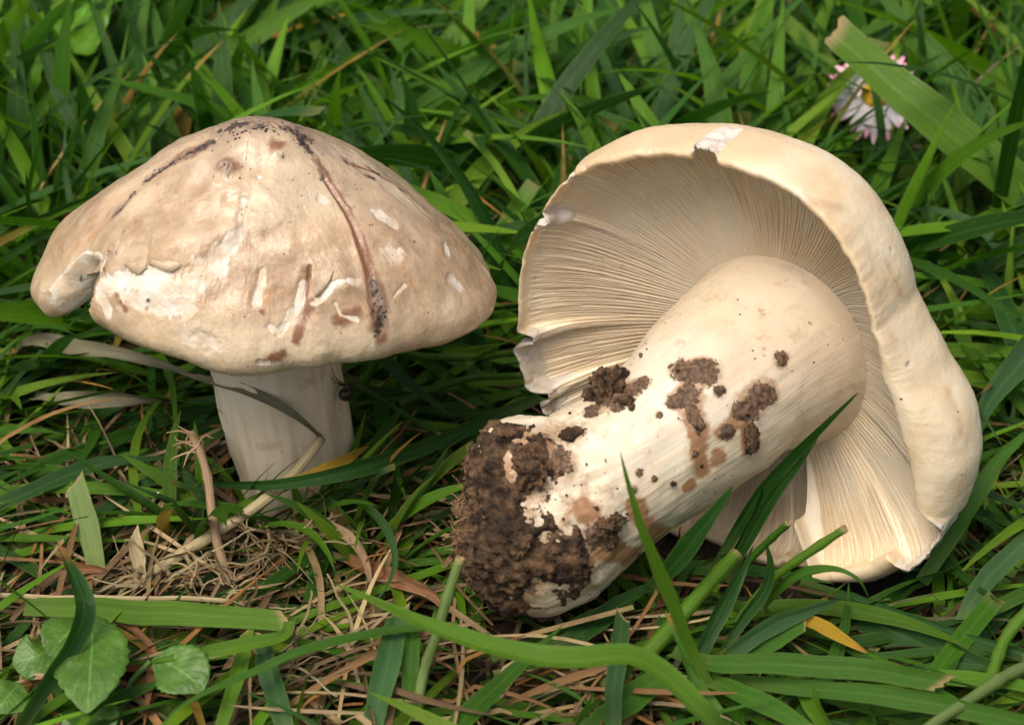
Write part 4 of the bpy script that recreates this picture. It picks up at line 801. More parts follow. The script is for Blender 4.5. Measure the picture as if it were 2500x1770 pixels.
def make_standing():
    th, sg, G, notch = cap_a()
    root = thing('mushroom', (-4.7, -.6, 0))
    props(root, 'upright mushroom with domed tan weathered cap on a thick pale stem', 'mushroom', 'mushrooms in the grass')
    N = grid_normals(G, True)
    outer = (1 - sst(sg, .62, .70))[None, :] * np.ones((len(th), 1))
    flesh = stroke_mask(G, A_FLESH)
    dirt = stroke_mask(G, A_DIRT)
    crack = stroke_mask(G, A_CRACK)
    stain = np.maximum(stroke_mask(G, A_STAIN) * .95, np.clip(crack * 1.5, 0, 1.2))
    bump = stroke_mask(G, A_BUMP)
    dent = stroke_mask(G, A_DENT)
    pale = np.clip(stroke_mask(G, A_PALE) * .9 + sst(sg, .47, .60)[None, :] * .55 * (vnoise(G * .6, 71) * .5 + .7), 0, 1) * .9
    fl = np.clip(flesh + .55 * fbm(G * 3.5, 4, 12) * (flesh > .02), 0, 1)
    fcut = sst(fl, .40, .50)
    disp = (.10 * fbm(G * .6, 2, 41) + .014 * fbm(G * 2.6, 2, 42) + .004 * fbm(G * 9, 2, 43)) * outer
    # shallow radial furrows from the apex towards the margin
    thr = np.radians(th)[:, None] + .12 * vnoise(G * .9, 44)
    rid = .5 + .5 * np.sin(thr * 17 + 2.0 * vnoise(G * .5, 45))
    disp = disp + .014 * (rid - .5) * sst(sg, .12, .3)[None, :] * (1 - sst(sg, .45, .6))[None, :]
    disp = disp - .016 * fcut - .05 * sst(crack, .2, 1.) + .07 * sst(bump, 0, 1) - .055 * sst(dent, 0, 1)
    disp = disp + .03 * dirt * fbm(G * 12, 2, 46)
    sgn = 1 if (N[:, 20, 2].mean() > 0) else -1
    G2 = G + disp[..., None] * N * sgn
    G2[:, 0] = G2[:, 0].mean(0)
    ns = len(sg)
    top_dirt = .62 * (1 - sst(sg, .06, .40))[None, :] * sst(vnoise(G * 1.1, 47), -.5, .5)
    dirt = np.clip(np.maximum(dirt * (1.05 + .5 * vnoise(G * 3, 48)), top_dirt), 0, 1)
    lowm = np.repeat(sst(sg, .22, .48)[None], len(th), 0)
    cuv = np.stack([np.repeat(th[:, None] / 360, len(sg), 1), np.repeat(sg[None], len(th), 0)], -1).reshape(-1, 2)
    fa = dict(low=lowm.ravel(), flesh=np.maximum(flesh * .9, .75 * sst(notch, .25, .6)).ravel(), dirt=dirt.ravel(), stain=np.clip(stain, 0, 1).ravel(), pale=pale.ravel())
    cap = build('cap', G2.reshape(-1, 3), grid_faces(len(th), ns, True, sgn < 0), M_CAP_A, root, attrs=fa, uv=cuv)
    # gill layer under the cap, in the dark between margin and stem
    Vs, Fs, k = [], [], 0
    i0, i1 = int(.76 * ns), ns - 3
    for a in range(0, len(th), 5):
        b = G2[a, i0:i1:4]
        h = .35 * np.sin(np.linspace(0, np.pi, len(b))) ** .6
        e = b - np.stack([0 * h, 0 * h, h], 1)
        w = np.array([-math.sin(math.radians(th[a])), math.cos(math.radians(th[a])), 0]) * .025
        V = np.stack([b + w, e, b - w], 1).reshape(-1, 3)
        n = len(b)
        F = [[3 * j + q, 3 * j + q + 1, 3 * j + q + 4, 3 * j + q + 3] for j in range(n - 1) for q in (0, 1)]
        Vs.append(V); Fs.append(np.array(F) + k); k += len(V)
    g = build('gill_layer', np.concatenate(Vs), np.concatenate(Fs), M_GILL, cap)
    g['kind'] = 'stuff'
    for r_, t_ in A_FLAPS:
        flap('skin_flap', cap, r_, t_, M_CAP_A)
    # stem
    ph, S = stem_a()
    ns = S.shape[1]
    Nn = grid_normals(S, True)
    if (Nn[:, 50, 0] * np.cos(ph)).mean() < 0: Nn = -Nn
    d = .05 * fbm(S * [1.6, 1.6, .5], 3, 51) + .02 * vnoise(np.stack([np.cos(ph)[:, None] * 7 + 0 * S[..., 2], np.sin(ph)[:, None] * 7 + 0 * S[..., 2], S[..., 2] * .4], -1), 52)
    # a scraped hollow low on the left side of the stem
    hol = stroke_mask(S, [[(-6.25, -1.2, .4, .75), (-6.1, -1.5, 1.6, .6), (-6.2, -1.5, 2.4, .35)]])
    d = d - .22 * sst(hol, .1, .7)
    S2 = S + d[..., None] * Nn
    uv = np.stack([np.repeat(ph[:, None] / 6.2832, ns, 1), np.repeat(np.linspace(0, 1, ns)[None], len(ph), 0)], -1).reshape(-1, 2)
    build('stem', S2.reshape(-1, 3), grid_faces(len(ph), ns, True), M_STEM_A, root, uv=uv)
    return root


make_standing()


# ---------------------------------------------------------------- lying mushroom
def ico(sub):
    import bmesh
    bm = bmesh.new()
    bmesh.ops.create_icosphere(bm, subdivisions=sub, radius=1)
    V = np.array([v.co[:] for v in bm.verts]); F = np.array([[v.index for v in f.verts] for f in bm.faces])
    bm.free()
    return V, F


ICO = {k: ico(k) for k in (1, 2, 3, 5)}


def clod(name, parent, c, r, seed, sub=5, mat=None, squash=(1, 1, 1), rough=.32, **kw):
    V, F = ICO[sub]
    d = 1 + rough * fbm(V * 1.6 + seed * 7.1, 3, seed) + rough * .6 * fbm(V * 6 + seed, 4, seed + 3, .65)
    return build(name, np.asarray(c) + V * d[:, None] * r * np.asarray(squash), F, mat or M_SOIL, parent, **kw)


def make_lying():
    root = thing('mushroom', (1.2, -4.7, 0))
    props(root, 'uprooted mushroom lying on its side showing cream gills and soil-caked stem base', 'mushroom', 'mushrooms in the grass')
    th, sg, G, flesh, prof = cap_b()
    nth, ns = len(th), len(sg)
    N = grid_normals(G, True)
    if (N[:, B_NG + 90] @ B_N).mean() > 0: N = -N          # outward
    out = sst(sg, B_NG - 3, B_NG + 8)[None, :] * np.ones((nth, 1))
    stain = stroke_mask(G, B_STAIN) * .6
    disp = out * (.045 * fbm(G * .5, 2, 61) + .005 * fbm(G * 3, 3, 62) + .004 * fbm(G * 9, 2, 63))
    disp = disp * np.where(np.arange(ns) > B_NG + 8, 1, .5)[None, :]
    fl2 = flesh[:, None] * (sst(sg, B_NG - 12, B_NG - 2) * (1 - sst(sg, B_NG + 18, B_NG + 30)))[None, :]
    fl2 = np.maximum(fl2, stroke_mask(G, B_FLESH))
    disp = disp - .07 * sst(fl2, .4, .6) * (.7 + .6 * vnoise(G * 6, 64))
    G2 = G + disp[..., None] * N
    G2[:, -1] = G2[:, -1].mean(0)
    under = np.repeat((1 - sst(sg, B_NG - 8, B_NG - 1))[None], nth, 0)
    F = grid_faces(nth, ns, True)
    cap = build('cap', G2.reshape(-1, 3), F, M_CAP_B, root,
                attrs=dict(stain=stain.ravel(), flesh=fl2.ravel(), under=under.ravel(), pale=0 * under.ravel()))
    # gills: one fin each
    rng = random.Random(4)
    gills = []
    ng = 480
    for k in range(ng):
        t0 = 360 * k / ng + rng.uniform(-.18, .18)
        if 292.9 < t0 < 294.8: continue
        full = k % 2 == 0
        f0 = 0.10 if full else rng.choice([.25, .38, .5, .62]) + rng.uniform(-.06, .06)
        gills.append((t0, f0, rng.random()))
    hidden = lambda t: 206 < t < 254
    vis = [g for g in gills if not hidden(g[0])]
    show = sorted(vis, key=lambda g: g[1])[:300]
    showset = set(show)
    rest = []
    nseg = 11

    def fin(t0, f0, rn):
        i = t0 / 360 * nth
        i0 = int(i) % nth; i1 = (i0 + 1) % nth; w = i - int(i)
        f = np.linspace(f0, .965, nseg)
        q = f * (B_NG - 1)
        qa = q.astype(int); qb = np.minimum(qa + 1, B_NG - 1); qw = (q - qa)[:, None]
        row = lambda ii: prof[ii, qa] * (1 - qw) + prof[ii, qb] * qw
        p = row(i0) * (1 - w) + row(i1) * w
        x = np.linspace(0, 1, nseg)
        if f0 < .12:
            h = .14 * np.clip(np.minimum(1, .25 + x * 5) * (1 - x ** 4 * .8), .02, 1)
        else:
            h = .13 * np.clip(np.sin(np.pi * np.clip(x, 0, 1) ** .7) ** .7 + .1, .02, 1)
        h = h * (.92 + .16 * rn)
        wav = (.45 * np.sin(x * 5 + rn * 6) + .55 * vnoise(np.stack([f * 5, np.full(nseg, t0 * .09), 0 * f], -1), 9) * 1.6) * sst(x, 0, .3) * (.45 if f0 < .12 else .3)
        a = np.radians(t0 + wav * .75)
        rad = np.cos(a)[:, None] * B_E1 + np.sin(a)[:, None] * B_E2
        tan = -np.sin(a)[:, None] * B_E1 + np.cos(a)[:, None] * B_E2
        base = B_C + rad * p[:, :1] + B_N * (p[:, 1:] - .05)
        lean = .05 * math.sin(rn * 40)
        edge = base + B_N * h[:, None] + tan * lean * h[:, None] - rad * (.10 * h * sst(x, .75, 1))[:, None]
        wb, we = .021, .0120
        V = np.stack([base - tan * wb, edge - tan * we, edge + tan * we, base + tan * wb], 1).reshape(-1, 3)
        Fq = np.array([[4 * j + q, 4 * j + q + 1, 4 * j + q + 5, 4 * j + q + 4] for j in range(nseg - 1) for q in (0, 1, 2)])
        return V, Fq
    for g in gills:
        V, Fq = fin(*g)
        if g in showset: build('gill', V, Fq, M_GILL, cap)
        else: rest.append((V, Fq))
    k = 0; Vs, Fs = [], []
    for V, Fq in rest: Vs.append(V); Fs.append(Fq + k); k += len(V)
    o = build('gill_layer', np.concatenate(Vs), np.concatenate(Fs), M_GILL, cap); o['kind'] = 'stuff'

    # stem
    ph, S = stem_b()
    nph, nt = S.shape[:2]
    Nn = grid_normals(S, True)
    rad = S - B_STEM[None, :, :3]
    if (Nn * rad).sum(-1).mean() < 0: Nn = -Nn
    tt = np.linspace(0, 1, nt)
    X = np.stack([np.cos(ph)[:, None] * 5 + 0 * tt, np.sin(ph)[:, None] * 5 + 0 * tt, np.repeat(tt[None] * 7, nph, 0)], -1)
    rough_low = sst(tt, .42, .66)[None]
    d = .10 * fbm(S * .6, 3, 81) + (.005 + .012 * rough_low) * fbm(X * [1.6, 1.6, .7], 4, 82) + .055 * rough_low * fbm(S * 1.8, 4, 83) + .022 * rough_low * (1 - np.abs(fbm(X * [1.1, 1.1, 1.0], 3, 84))) ** 3 * sst(vnoise(S * .9, 86), -.4, .5)
    d = d * sst(tt, .06, .22)[None]
    stain, dirt = stroke_mask(S, BS_STAIN), stroke_mask(S, BS_DIRT)
    d = d + .05 * sst(dirt, .2, .8) * (fbm(S * 7, 3, 85) + .4)
    base_m = sst(tt, .80, .93)[None] * np.ones((nph, 1))
    S2 = S + d[..., None] * Nn
    pink = np.repeat(((1 - sst(tt, .22, .40)) * .65)[None], nph, 0)
    uv = np.stack([np.repeat(ph[:, None] / 6.2832, nt, 1), np.repeat(tt[None], nph, 0)], -1).reshape(-1, 2)
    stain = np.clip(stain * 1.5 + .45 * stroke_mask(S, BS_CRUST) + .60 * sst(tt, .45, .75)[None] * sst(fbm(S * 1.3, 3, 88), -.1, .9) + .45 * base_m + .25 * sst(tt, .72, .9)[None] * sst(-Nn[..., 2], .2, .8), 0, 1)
    stem = build('stem', S2.reshape(-1, 3), grid_faces(nph, nt, True), M_STEM_B, root, uv=uv,
                 attrs=dict(stain=stain.ravel(), dirt=(dirt * 1.35 + .5 * base_m + .60 * stroke_mask(S, BS_CRUST)).ravel(), pink=pink.ravel()))
    # soil crust caked on the base: stands proud where it is thick, dips below the flesh where it is thin
    j0 = int(.66 * nt)
    Sc, Nc = S2[:, j0:], Nn[:, j0:]
    crust_bias = stroke_mask(Sc, BS_CRUST) * 1.1 + 1.2 * sst(tt[j0:], .72, .90)[None] - .42
    T = .17 * crust_bias + .15 * fbm(Sc * 1.9, 5, 91, .6) + .05 * fbm(Sc * 7, 3, 92, .6) + .03 * fbm(Sc * 17, 2, 93)
    T = np.clip(T, -.12, .5)
    F = grid_faces(nph, nt - j0, True)
    keep = (T.ravel()[F] > -.06).any(1)
    F = F[keep]
    used = np.unique(F); remap = np.full(nph * (nt - j0), -1); remap[used] = np.arange(len(used))
    V = (Sc + T[..., None] * Nc).reshape(-1, 3)[used]
    build('soil_crust', V, remap[F], M_SOIL, stem)
    for k, (c, r, sq) in enumerate(B_CLODS):
        clod('soil_clod', stem, c, r, 100 + k, 5, squash=sq)
    # crumbs: small bits of soil and bark stuck along the stem
    rs = np.random.RandomState(8)
    Vs, Fs, k = [], [], 0
    v0, f0 = ICO[2]
    for q in range(150):
        i, j = rs.randint(nph), int(nt * rs.uniform(.30, .93))
        if rs.rand() > .3 + 1.2 * dirt[i, j] + .5 * (tt[j] > .55): continue
        r = rs.uniform(.015, .05) * (1 + .8 * (rs.rand() > .85))
        v = v0 * (1 + .5 * fbm(v0 * 2 + q, 2, q))[:, None] * r * np.array([1, 1 + rs.rand(), .7])
        Vs.append(v + S2[i, j]); Fs.append(f0 + k); k += len(v)
    o = build('soil_crumb', np.concatenate(Vs), np.concatenate(Fs), M_SOIL, stem); o['kind'] = 'stuff'
    # fine root hairs in the caked soil
    Vs, Fs, k = [], [], 0
    for q in range(130):
        i, j = rs.randint(nph), int(nt * rs.uniform(.84, .99))
        p = S2[i, j] + Nn[i, j] * .12
        dr = Nn[i, j] * rs.uniform(.0, .6) + rs.normal(0, .8, 3); dr /= np.linalg.norm(dr)
        pts = [p]
        for s in range(6):
            dr = dr + rs.normal(0, .35, 3); dr /= np.linalg.norm(dr)
            p = p + dr * rs.uniform(.04, .09)
            pts.append(p)
        V, Fq = tube(np.array(pts), np.full(7, rs.uniform(.006, .013)), 4)
        Vs.append(V); Fs.append(Fq + k); k += len(V)
    V = np.concatenate(Vs)
    o = build('root_hair', V, np.concatenate(Fs), mat_plain('root_hair_skin', (.30, .19, .10), .8, .2), stem); o['kind'] = 'stuff'
    return root


def tube(P, r, ns=6, cap=True):
    P = np.asarray(P, float); n = len(P)
    T = np.gradient(P, axis=0); T /= np.maximum(np.linalg.norm(T, axis=1, keepdims=True), 1e-9)
    ref = np.array([.31, .2, .93]) if abs(T[:, 2]).mean() < .8 else np.array([1., .1, 0])
    X = np.cross(T, ref); X /= np.maximum(np.linalg.norm(X, axis=1, keepdims=True), 1e-9)
    Y = np.cross(T, X)
    a = np.linspace(0, 2 * np.pi, ns, endpoint=False)
    V = (P[:, None] + np.asarray(r)[:, None, None] * (np.cos(a)[None, :, None] * X[:, None] + np.sin(a)[None, :, None] * Y[:, None])).reshape(-1, 3)
    F = [[i * ns + j, i * ns + (j + 1) % ns, (i + 1) * ns + (j + 1) % ns, (i + 1) * ns + j] for i in range(n - 1) for j in range(ns)]
    return V, np.array(F)


make_lying()
# ---------------------------------------------------------------- grass
def ribbon(C, Wd, Nr, fold=.18, across=3):
    """C (N,n,3) centre lines, Wd (N,n) full widths, Nr (N,n,3) face normals -> verts, faces, uv"""
    C = np.asarray(C, float)
    N, n = C.shape[:2]
    T = np.gradient(C, axis=1)
    T /= np.maximum(np.linalg.norm(T, axis=-1, keepdims=True), 1e-9)
    S = np.cross(T, Nr)
    S /= np.maximum(np.linalg.norm(S, axis=-1, keepdims=True), 1e-9)
    M = np.cross(S, T)
    xs = np.linspace(-1, 1, across)
    V = np.stack([C + S * (Wd[..., None] * .5 * x) + M * (Wd[..., None] * fold * (abs(x) ** 1.5 - .5)) for x in xs], 2)
    f = grid_faces(n, across)
    F = (f[None] + (np.arange(N) * n * across)[:, None, None]).reshape(-1, 4)
    seg = np.concatenate([np.zeros((N, 1)), np.cumsum(np.linalg.norm(np.diff(C, axis=1), axis=-1), 1)], 1)
    uv = np.stack([np.broadcast_to(xs[None, None], (N, n, across)), np.broadcast_to(seg[..., None], (N, n, across))], -1)
    return V.reshape(-1, 3), F, uv.reshape(-1, 2)


def inside_mushroom(P, pad=.08):
    sh = P.shape[:-1]
    Q = P.reshape(-1, 3)
    m = np.zeros(len(Q), bool)
    d = Q[:, :2] - A_C
    th = np.degrees(np.arctan2(d[:, 1], d[:, 0])) % 360
    R, Z = ptable(th, A_R), ptable(th, A_Z)
    rho = np.hypot(d[:, 0], d[:, 1]) / (R + pad)
    k = np.argmax(A_PROFILE[:, 0])
    top = Z + (A_APEX - Z) * np.interp(rho, A_PROFILE[:k, 0], A_PROFILE[:k, 1]) + pad
    m |= (rho < 1) & (Q[:, 2] > Z - .75) & (Q[:, 2] < top)
    for path in (A_STEM, B_STEM):
        for c in path[::9]:
            m |= ((Q - c[:3]) ** 2).sum(1) < (c[3] + pad) ** 2
    r = Q - B_C
    a, u, v = r @ B_N, r @ B_E1, r @ B_E2
    th = np.degrees(np.arctan2(v, u)) % 360
    rho = np.hypot(u, v) / (np.maximum(ptable(th, B_OUT), ptable(th, B_LIP)) + .12 + pad)
    m |= (rho < 1) & (a < .3 + pad) & (a > -4.05 * np.sqrt(np.clip(1 - rho ** 2.2, 0, 1)) - .9)
    return m.reshape(sh)


def height_limit(x, y):
    """how tall the sward stands: trodden flat round the mushrooms, taller behind"""
    h = 1.0 + 5.6 * sst(y, 1.5, 9)
    h = h + .3 * sst(-y, 7.2, 10)
    h = h + 1.9 * sst(x, 10.2, 13) * sst(y, -6, -1)
    h = h + 1.2 * sst(-x, 9.8, 12) * sst(y, -5, 0)
    gap = np.exp(-((x + 1.3) / 2.2) ** 2) * np.exp(-((y + 1.0) / 3.5) ** 2)
    return h * (1 - .5 * gap)


GREENS = np.array([(.018, .074, .006), (.030, .108, .008), (.045, .145, .008), (.070, .190, .009), (.028, .092, .022), (.105, .215, .012), (.036, .125, .008), (.024, .090, .012), (.085, .220, .010)]) * [1.28, 1.20, 1.05]


def bare(x, y):
    """thin trampled patch in front of the upright mushroom where soil and straw show"""
    return sst(-y, -1.5, 1.0) * sst(-x, -2.5, .0) * sst(x, -12, -9.5)


def by_daisy(x, y):
    return np.exp(-((x - DAISY_C[0] - 1.5) / 3.6) ** 2 - ((y - DAISY_C[1] + 3.5) / 4.0) ** 2)


def merge(parts):
    Vs, Fs, us, cs, k = [], [], [], [], 0
    for V, F, uv, c in parts:
        Vs.append(V); Fs.append(F + k); us.append(uv); cs.append(c); k += len(V)
    return np.concatenate(Vs), np.concatenate(Fs), np.concatenate(us), np.concatenate(cs)


def sward(N, seed, L, W, el, bend, colours, zscale=1.0, z0=(-.45, .1), seg=12, cut=.03, keep=None, fold=.18, dryness=0.0, pale_root=.5, coarse=.3, free=False, area=(-38, 38, -16, 50)):
    rs = np.random.RandomState(seed)
    x, y = rs.uniform(area[0], area[1], N * 3), rs.uniform(area[2], area[3], N * 3)
    hw = 10 + (y + 8) * .27
    ok = rs.rand(N * 3) < np.where(np.abs(x) < hw + 4, 1, .30)
    if keep is not None: ok &= rs.rand(N * 3) < keep(x, y)
    x, y = x[ok][:N], y[ok][:N]
    N = len(x)
    # tufts: pull roots together
    tx, ty = vnoise(np.stack([x * .9, y * .9, 0 * x], -1), seed + 1), vnoise(np.stack([x * .9, y * .9, 0 * x + 9], -1), seed + 2)
    x, y = x + .5 * tx, y + .5 * ty
    P2 = np.stack([x, y, 0 * x], -1)
    big = 1 + coarse * sst(y, 1, 10)                # coarser, less trodden blades behind
    ln = rs.uniform(*L, N) * (1 + .25 * vnoise(P2 * .2, seed + 3)) * (1 + .6 * (big - 1))
    az = rs.uniform(0, 2 * np.pi, N)
    pref = rs.rand(N) < .45
    az = np.where(pref, np.radians(35) + 1.6 * vnoise(P2 * .12, seed + 4) + rs.normal(0, .4, N), az)
    e0 = np.radians(rs.uniform(*el, N))
    bd = np.radians(rs.uniform(*bend, N))
    t = np.linspace(0, 1, seg)
    E = e0[:, None] - bd[:, None] * t[None] ** 1.4
    A = az[:, None] + rs.normal(0, .55, N)[:, None] * t[None] ** 1.5
    step = (ln / (seg - 1))[:, None]
    dz = np.sin(E) * step; dh = np.cos(E) * step
    c = lambda q: np.concatenate([np.zeros((N, 1)), np.cumsum(q[:, :-1], 1)], 1)
    Z = c(dz)
    H = height_limit(x, y) * zscale * rs.uniform(.55, 1.1, N)
    peak = np.maximum(Z.max(1), 1e-3)
    Z = Z * np.minimum(1, H / peak)[:, None]
    # blades that come back down rest on the layer below
    rest = rs.uniform(-.1, .5, N)[:, None]
    Z = np.where(t[None] > .4, np.maximum(Z, rest), Z)
    C = np.stack([x[:, None] + c(dh * np.cos(A)), y[:, None] + c(dh * np.sin(A)), Z + rs.uniform(*z0, N)[:, None]], -1)
    bad = inside_mushroom(C).any(1)
    # nothing leans across the front of the two mushrooms
    front = ((C[..., 1] < -1.0) & (C[..., 1] > -9.5) & (C[..., 2] > 1.55) & (C[..., 0] > -10) & (C[..., 0] < 10.5)).any(1)
    keepm = ~bad if free else ~(bad | front)
    C, ln, rs_id = C[keepm], ln[keepm], np.nonzero(keepm)[0]
    N = len(C)
    w = rs.uniform(*W, N) * big[keepm]
    tip = rs.rand(N) < cut
    prof_pt = np.clip(.62 + .6 * t, 0, 1) * np.clip((1 - t) / .42, 0, 1) ** .75
    prof_ct = np.clip(.62 + .6 * t, 0, 1)
    Wd = w[:, None] * np.where(tip[:, None], prof_ct[None], prof_pt[None]) + .004
    T = np.gradient(C, axis=1); T /= np.linalg.norm(T, axis=-1, keepdims=True)
    roll = rs.normal(0, .45, N)[:, None] + rs.normal(0, .6, N)[:, None] * t[None]
    side = np.stack([-T[..., 1], T[..., 0], 0 * T[..., 0]], -1)
    side /= np.maximum(np.linalg.norm(side, axis=-1, keepdims=True), 1e-6)
    nn = np.cross(T, side)
    nn = np.where(nn[..., 2:] < 0, -nn, nn)
    Nr = nn * np.cos(roll)[..., None] + side * np.sin(roll)[..., None]
    V, F, uv = ribbon(C, Wd, Nr, fold)
    ci = rs.randint(0, len(colours), N)
    col = np.asarray(colours)[ci] * np.exp(rs.normal(0, .16, (N, 1)))
    col = col[:, None, :] * np.ones((1, seg, 1))
    if dryness:
        dr = rs.rand(N) < dryness
        k = (sst(t[None], rs.uniform(.35, .95, N)[:, None], rs.uniform(.6, 1.1, N)[:, None]) * dr[:, None])[..., None]
        col = col * (1 - k) + np.array([.36, .22, .05]) * k
    k = (pale_root * (1 - sst(t, 0, .35)))[None, :, None]
    col = col * (1 - k) + np.array([.20, .26, .08]) * k
    k = (tip[:, None] * sst(t, .965, 1.0)[None])[..., None]
    col = col * (1 - k) + np.array([.17, .19, .06]) * k
    col = np.repeat(col, 3, 1).reshape(-1, 3)
    return V, F, uv, col


V, F, uv, col = sward(9000, 11, (1.2, 6), (.03, .17), (-4, 20), (0, 35), [(.13, .080, .035), (.085, .046, .018), (.20, .135, .062), (.055, .030, .014), (.15, .070, .020), (.27, .20, .10), (.06, .075, .02)],
                      zscale=.5, z0=(-.5, .25), seg=9, cut=.3, pale_root=0, fold=.3)
build('dead_grass', V, F, M_DRY, origin=(0, 0, 0), uv=uv, attrs=dict(col=col), kind='stuff', label='matted brown dead grass and straw covering the soil', category='thatch')

Vd = sward(400, 13, (1.0, 5), (.04, .17), (-3, 28), (0, 50), [(.30, .21, .10), (.22, .12, .045), (.40, .31, .17), (.28, .13, .03), (.16, .10, .05), (.34, .26, .13)],
           zscale=.8, z0=(-.1, .5), seg=10, cut=.2, pale_root=0, fold=.3, keep=bare, area=(-12, 2, -9, 1.2))
Ve = sward(900, 14, (2.5, 7), (.03, .13), (20, 75), (10, 90), [(.36, .25, .09), (.28, .16, .05), (.42, .34, .18), (.34, .20, .03)], zscale=.8, seg=10, pale_root=0, fold=.3, keep=lambda x, y: .15 + .85 * sst(y, -1, 4))
Vd, Fd, ud, cd = merge([Vd, Ve])
build('loose_straw', Vd, Fd, M_DRY, origin=(0, 0, 0), uv=ud, attrs=dict(col=cd), kind='stuff', label='loose tan and brown strands of straw scattered through the lawn', category='straw')

V1 = sward(7000, 21, (4, 10), (.16, .38), (4, 34), (15, 60), GREENS * .9, zscale=.8, z0=(-.45, .2), dryness=.04, fold=.12,
           keep=lambda x, y: 1 - .80 * bare(x, y))
V2 = sward(4200, 22, (5, 10), (.20, .48), (42, 84), (5, 60), GREENS, zscale=1.0, z0=(-.4, 0), dryness=.03, keep=lambda x, y: .10 + .90 * sst(y, -3, 5) * (1 - .8 * by_daisy(x, y)) * (1 - .8 * bare(x, y)), fold=.12, coarse=.7)
V3 = sward(4600, 23, (3, 8), (.08, .22), (35, 85), (5, 50), GREENS, zscale=1.0, dryness=.08, keep=lambda x, y: (1 - .80 * bare(x, y)) * (1 - .8 * by_daisy(x, y)))
V4 = sward(120, 24, (2.2, 5.0), (.12, .34), (40, 85), (10, 80), GREENS * .75, zscale=2.9, z0=(-.4, 0), free=True, dryness=.1, area=(-7.4, -2.6, -3.3, -1.95))
V, F, uv, col = merge([V1, V2, V3, V4])
build('grass', V, F, M_BLADE, origin=(0, 0, 0), uv=uv, attrs=dict(col=col), kind='stuff', label='dense green lawn grass with wide flat blades', category='grass')


def dew():
    rs = np.random.RandomState(77)
    m = NT('clear_dew')
    m.done((.95, .97, 1.0), .02, None, .5)
    m.b.inputs['Transmission Weight'].default_value = 1.0
    m.b.inputs['IOR'].default_value = 1.33
    v, f = ICO[2]
    ok = np.nonzero((V[:, 2] > .8) & (V[:, 1] > -7) & (V[:, 1] < 26) & (np.abs(V[:, 0]) < 17))[0]
    Vs, Fs, k = [], [], 0
    for i in rs.choice(ok, 420):
        r = rs.uniform(.018, .045)
        Vs.append(V[i] + [0, 0, r * .6] + v * r * [1, 1, .8]); Fs.append(f + k); k += len(v)
    build('dew', np.concatenate(Vs), np.concatenate(Fs), m.m, origin=(0, 0, 0), kind='stuff', label='tiny clear dew drops beaded on the grass blades', category='dew')


dew()
def ragged(V, n, across, rs, amt):
    """tear the last row of one ribbon so that the cut end is uneven"""
    G = V.reshape(n, across, 3)
    T = G[-1] - G[-2]
    G[-1] += T * rs.uniform(-.9, .9, (across, 1)) * amt
    return G.reshape(-1, 3)


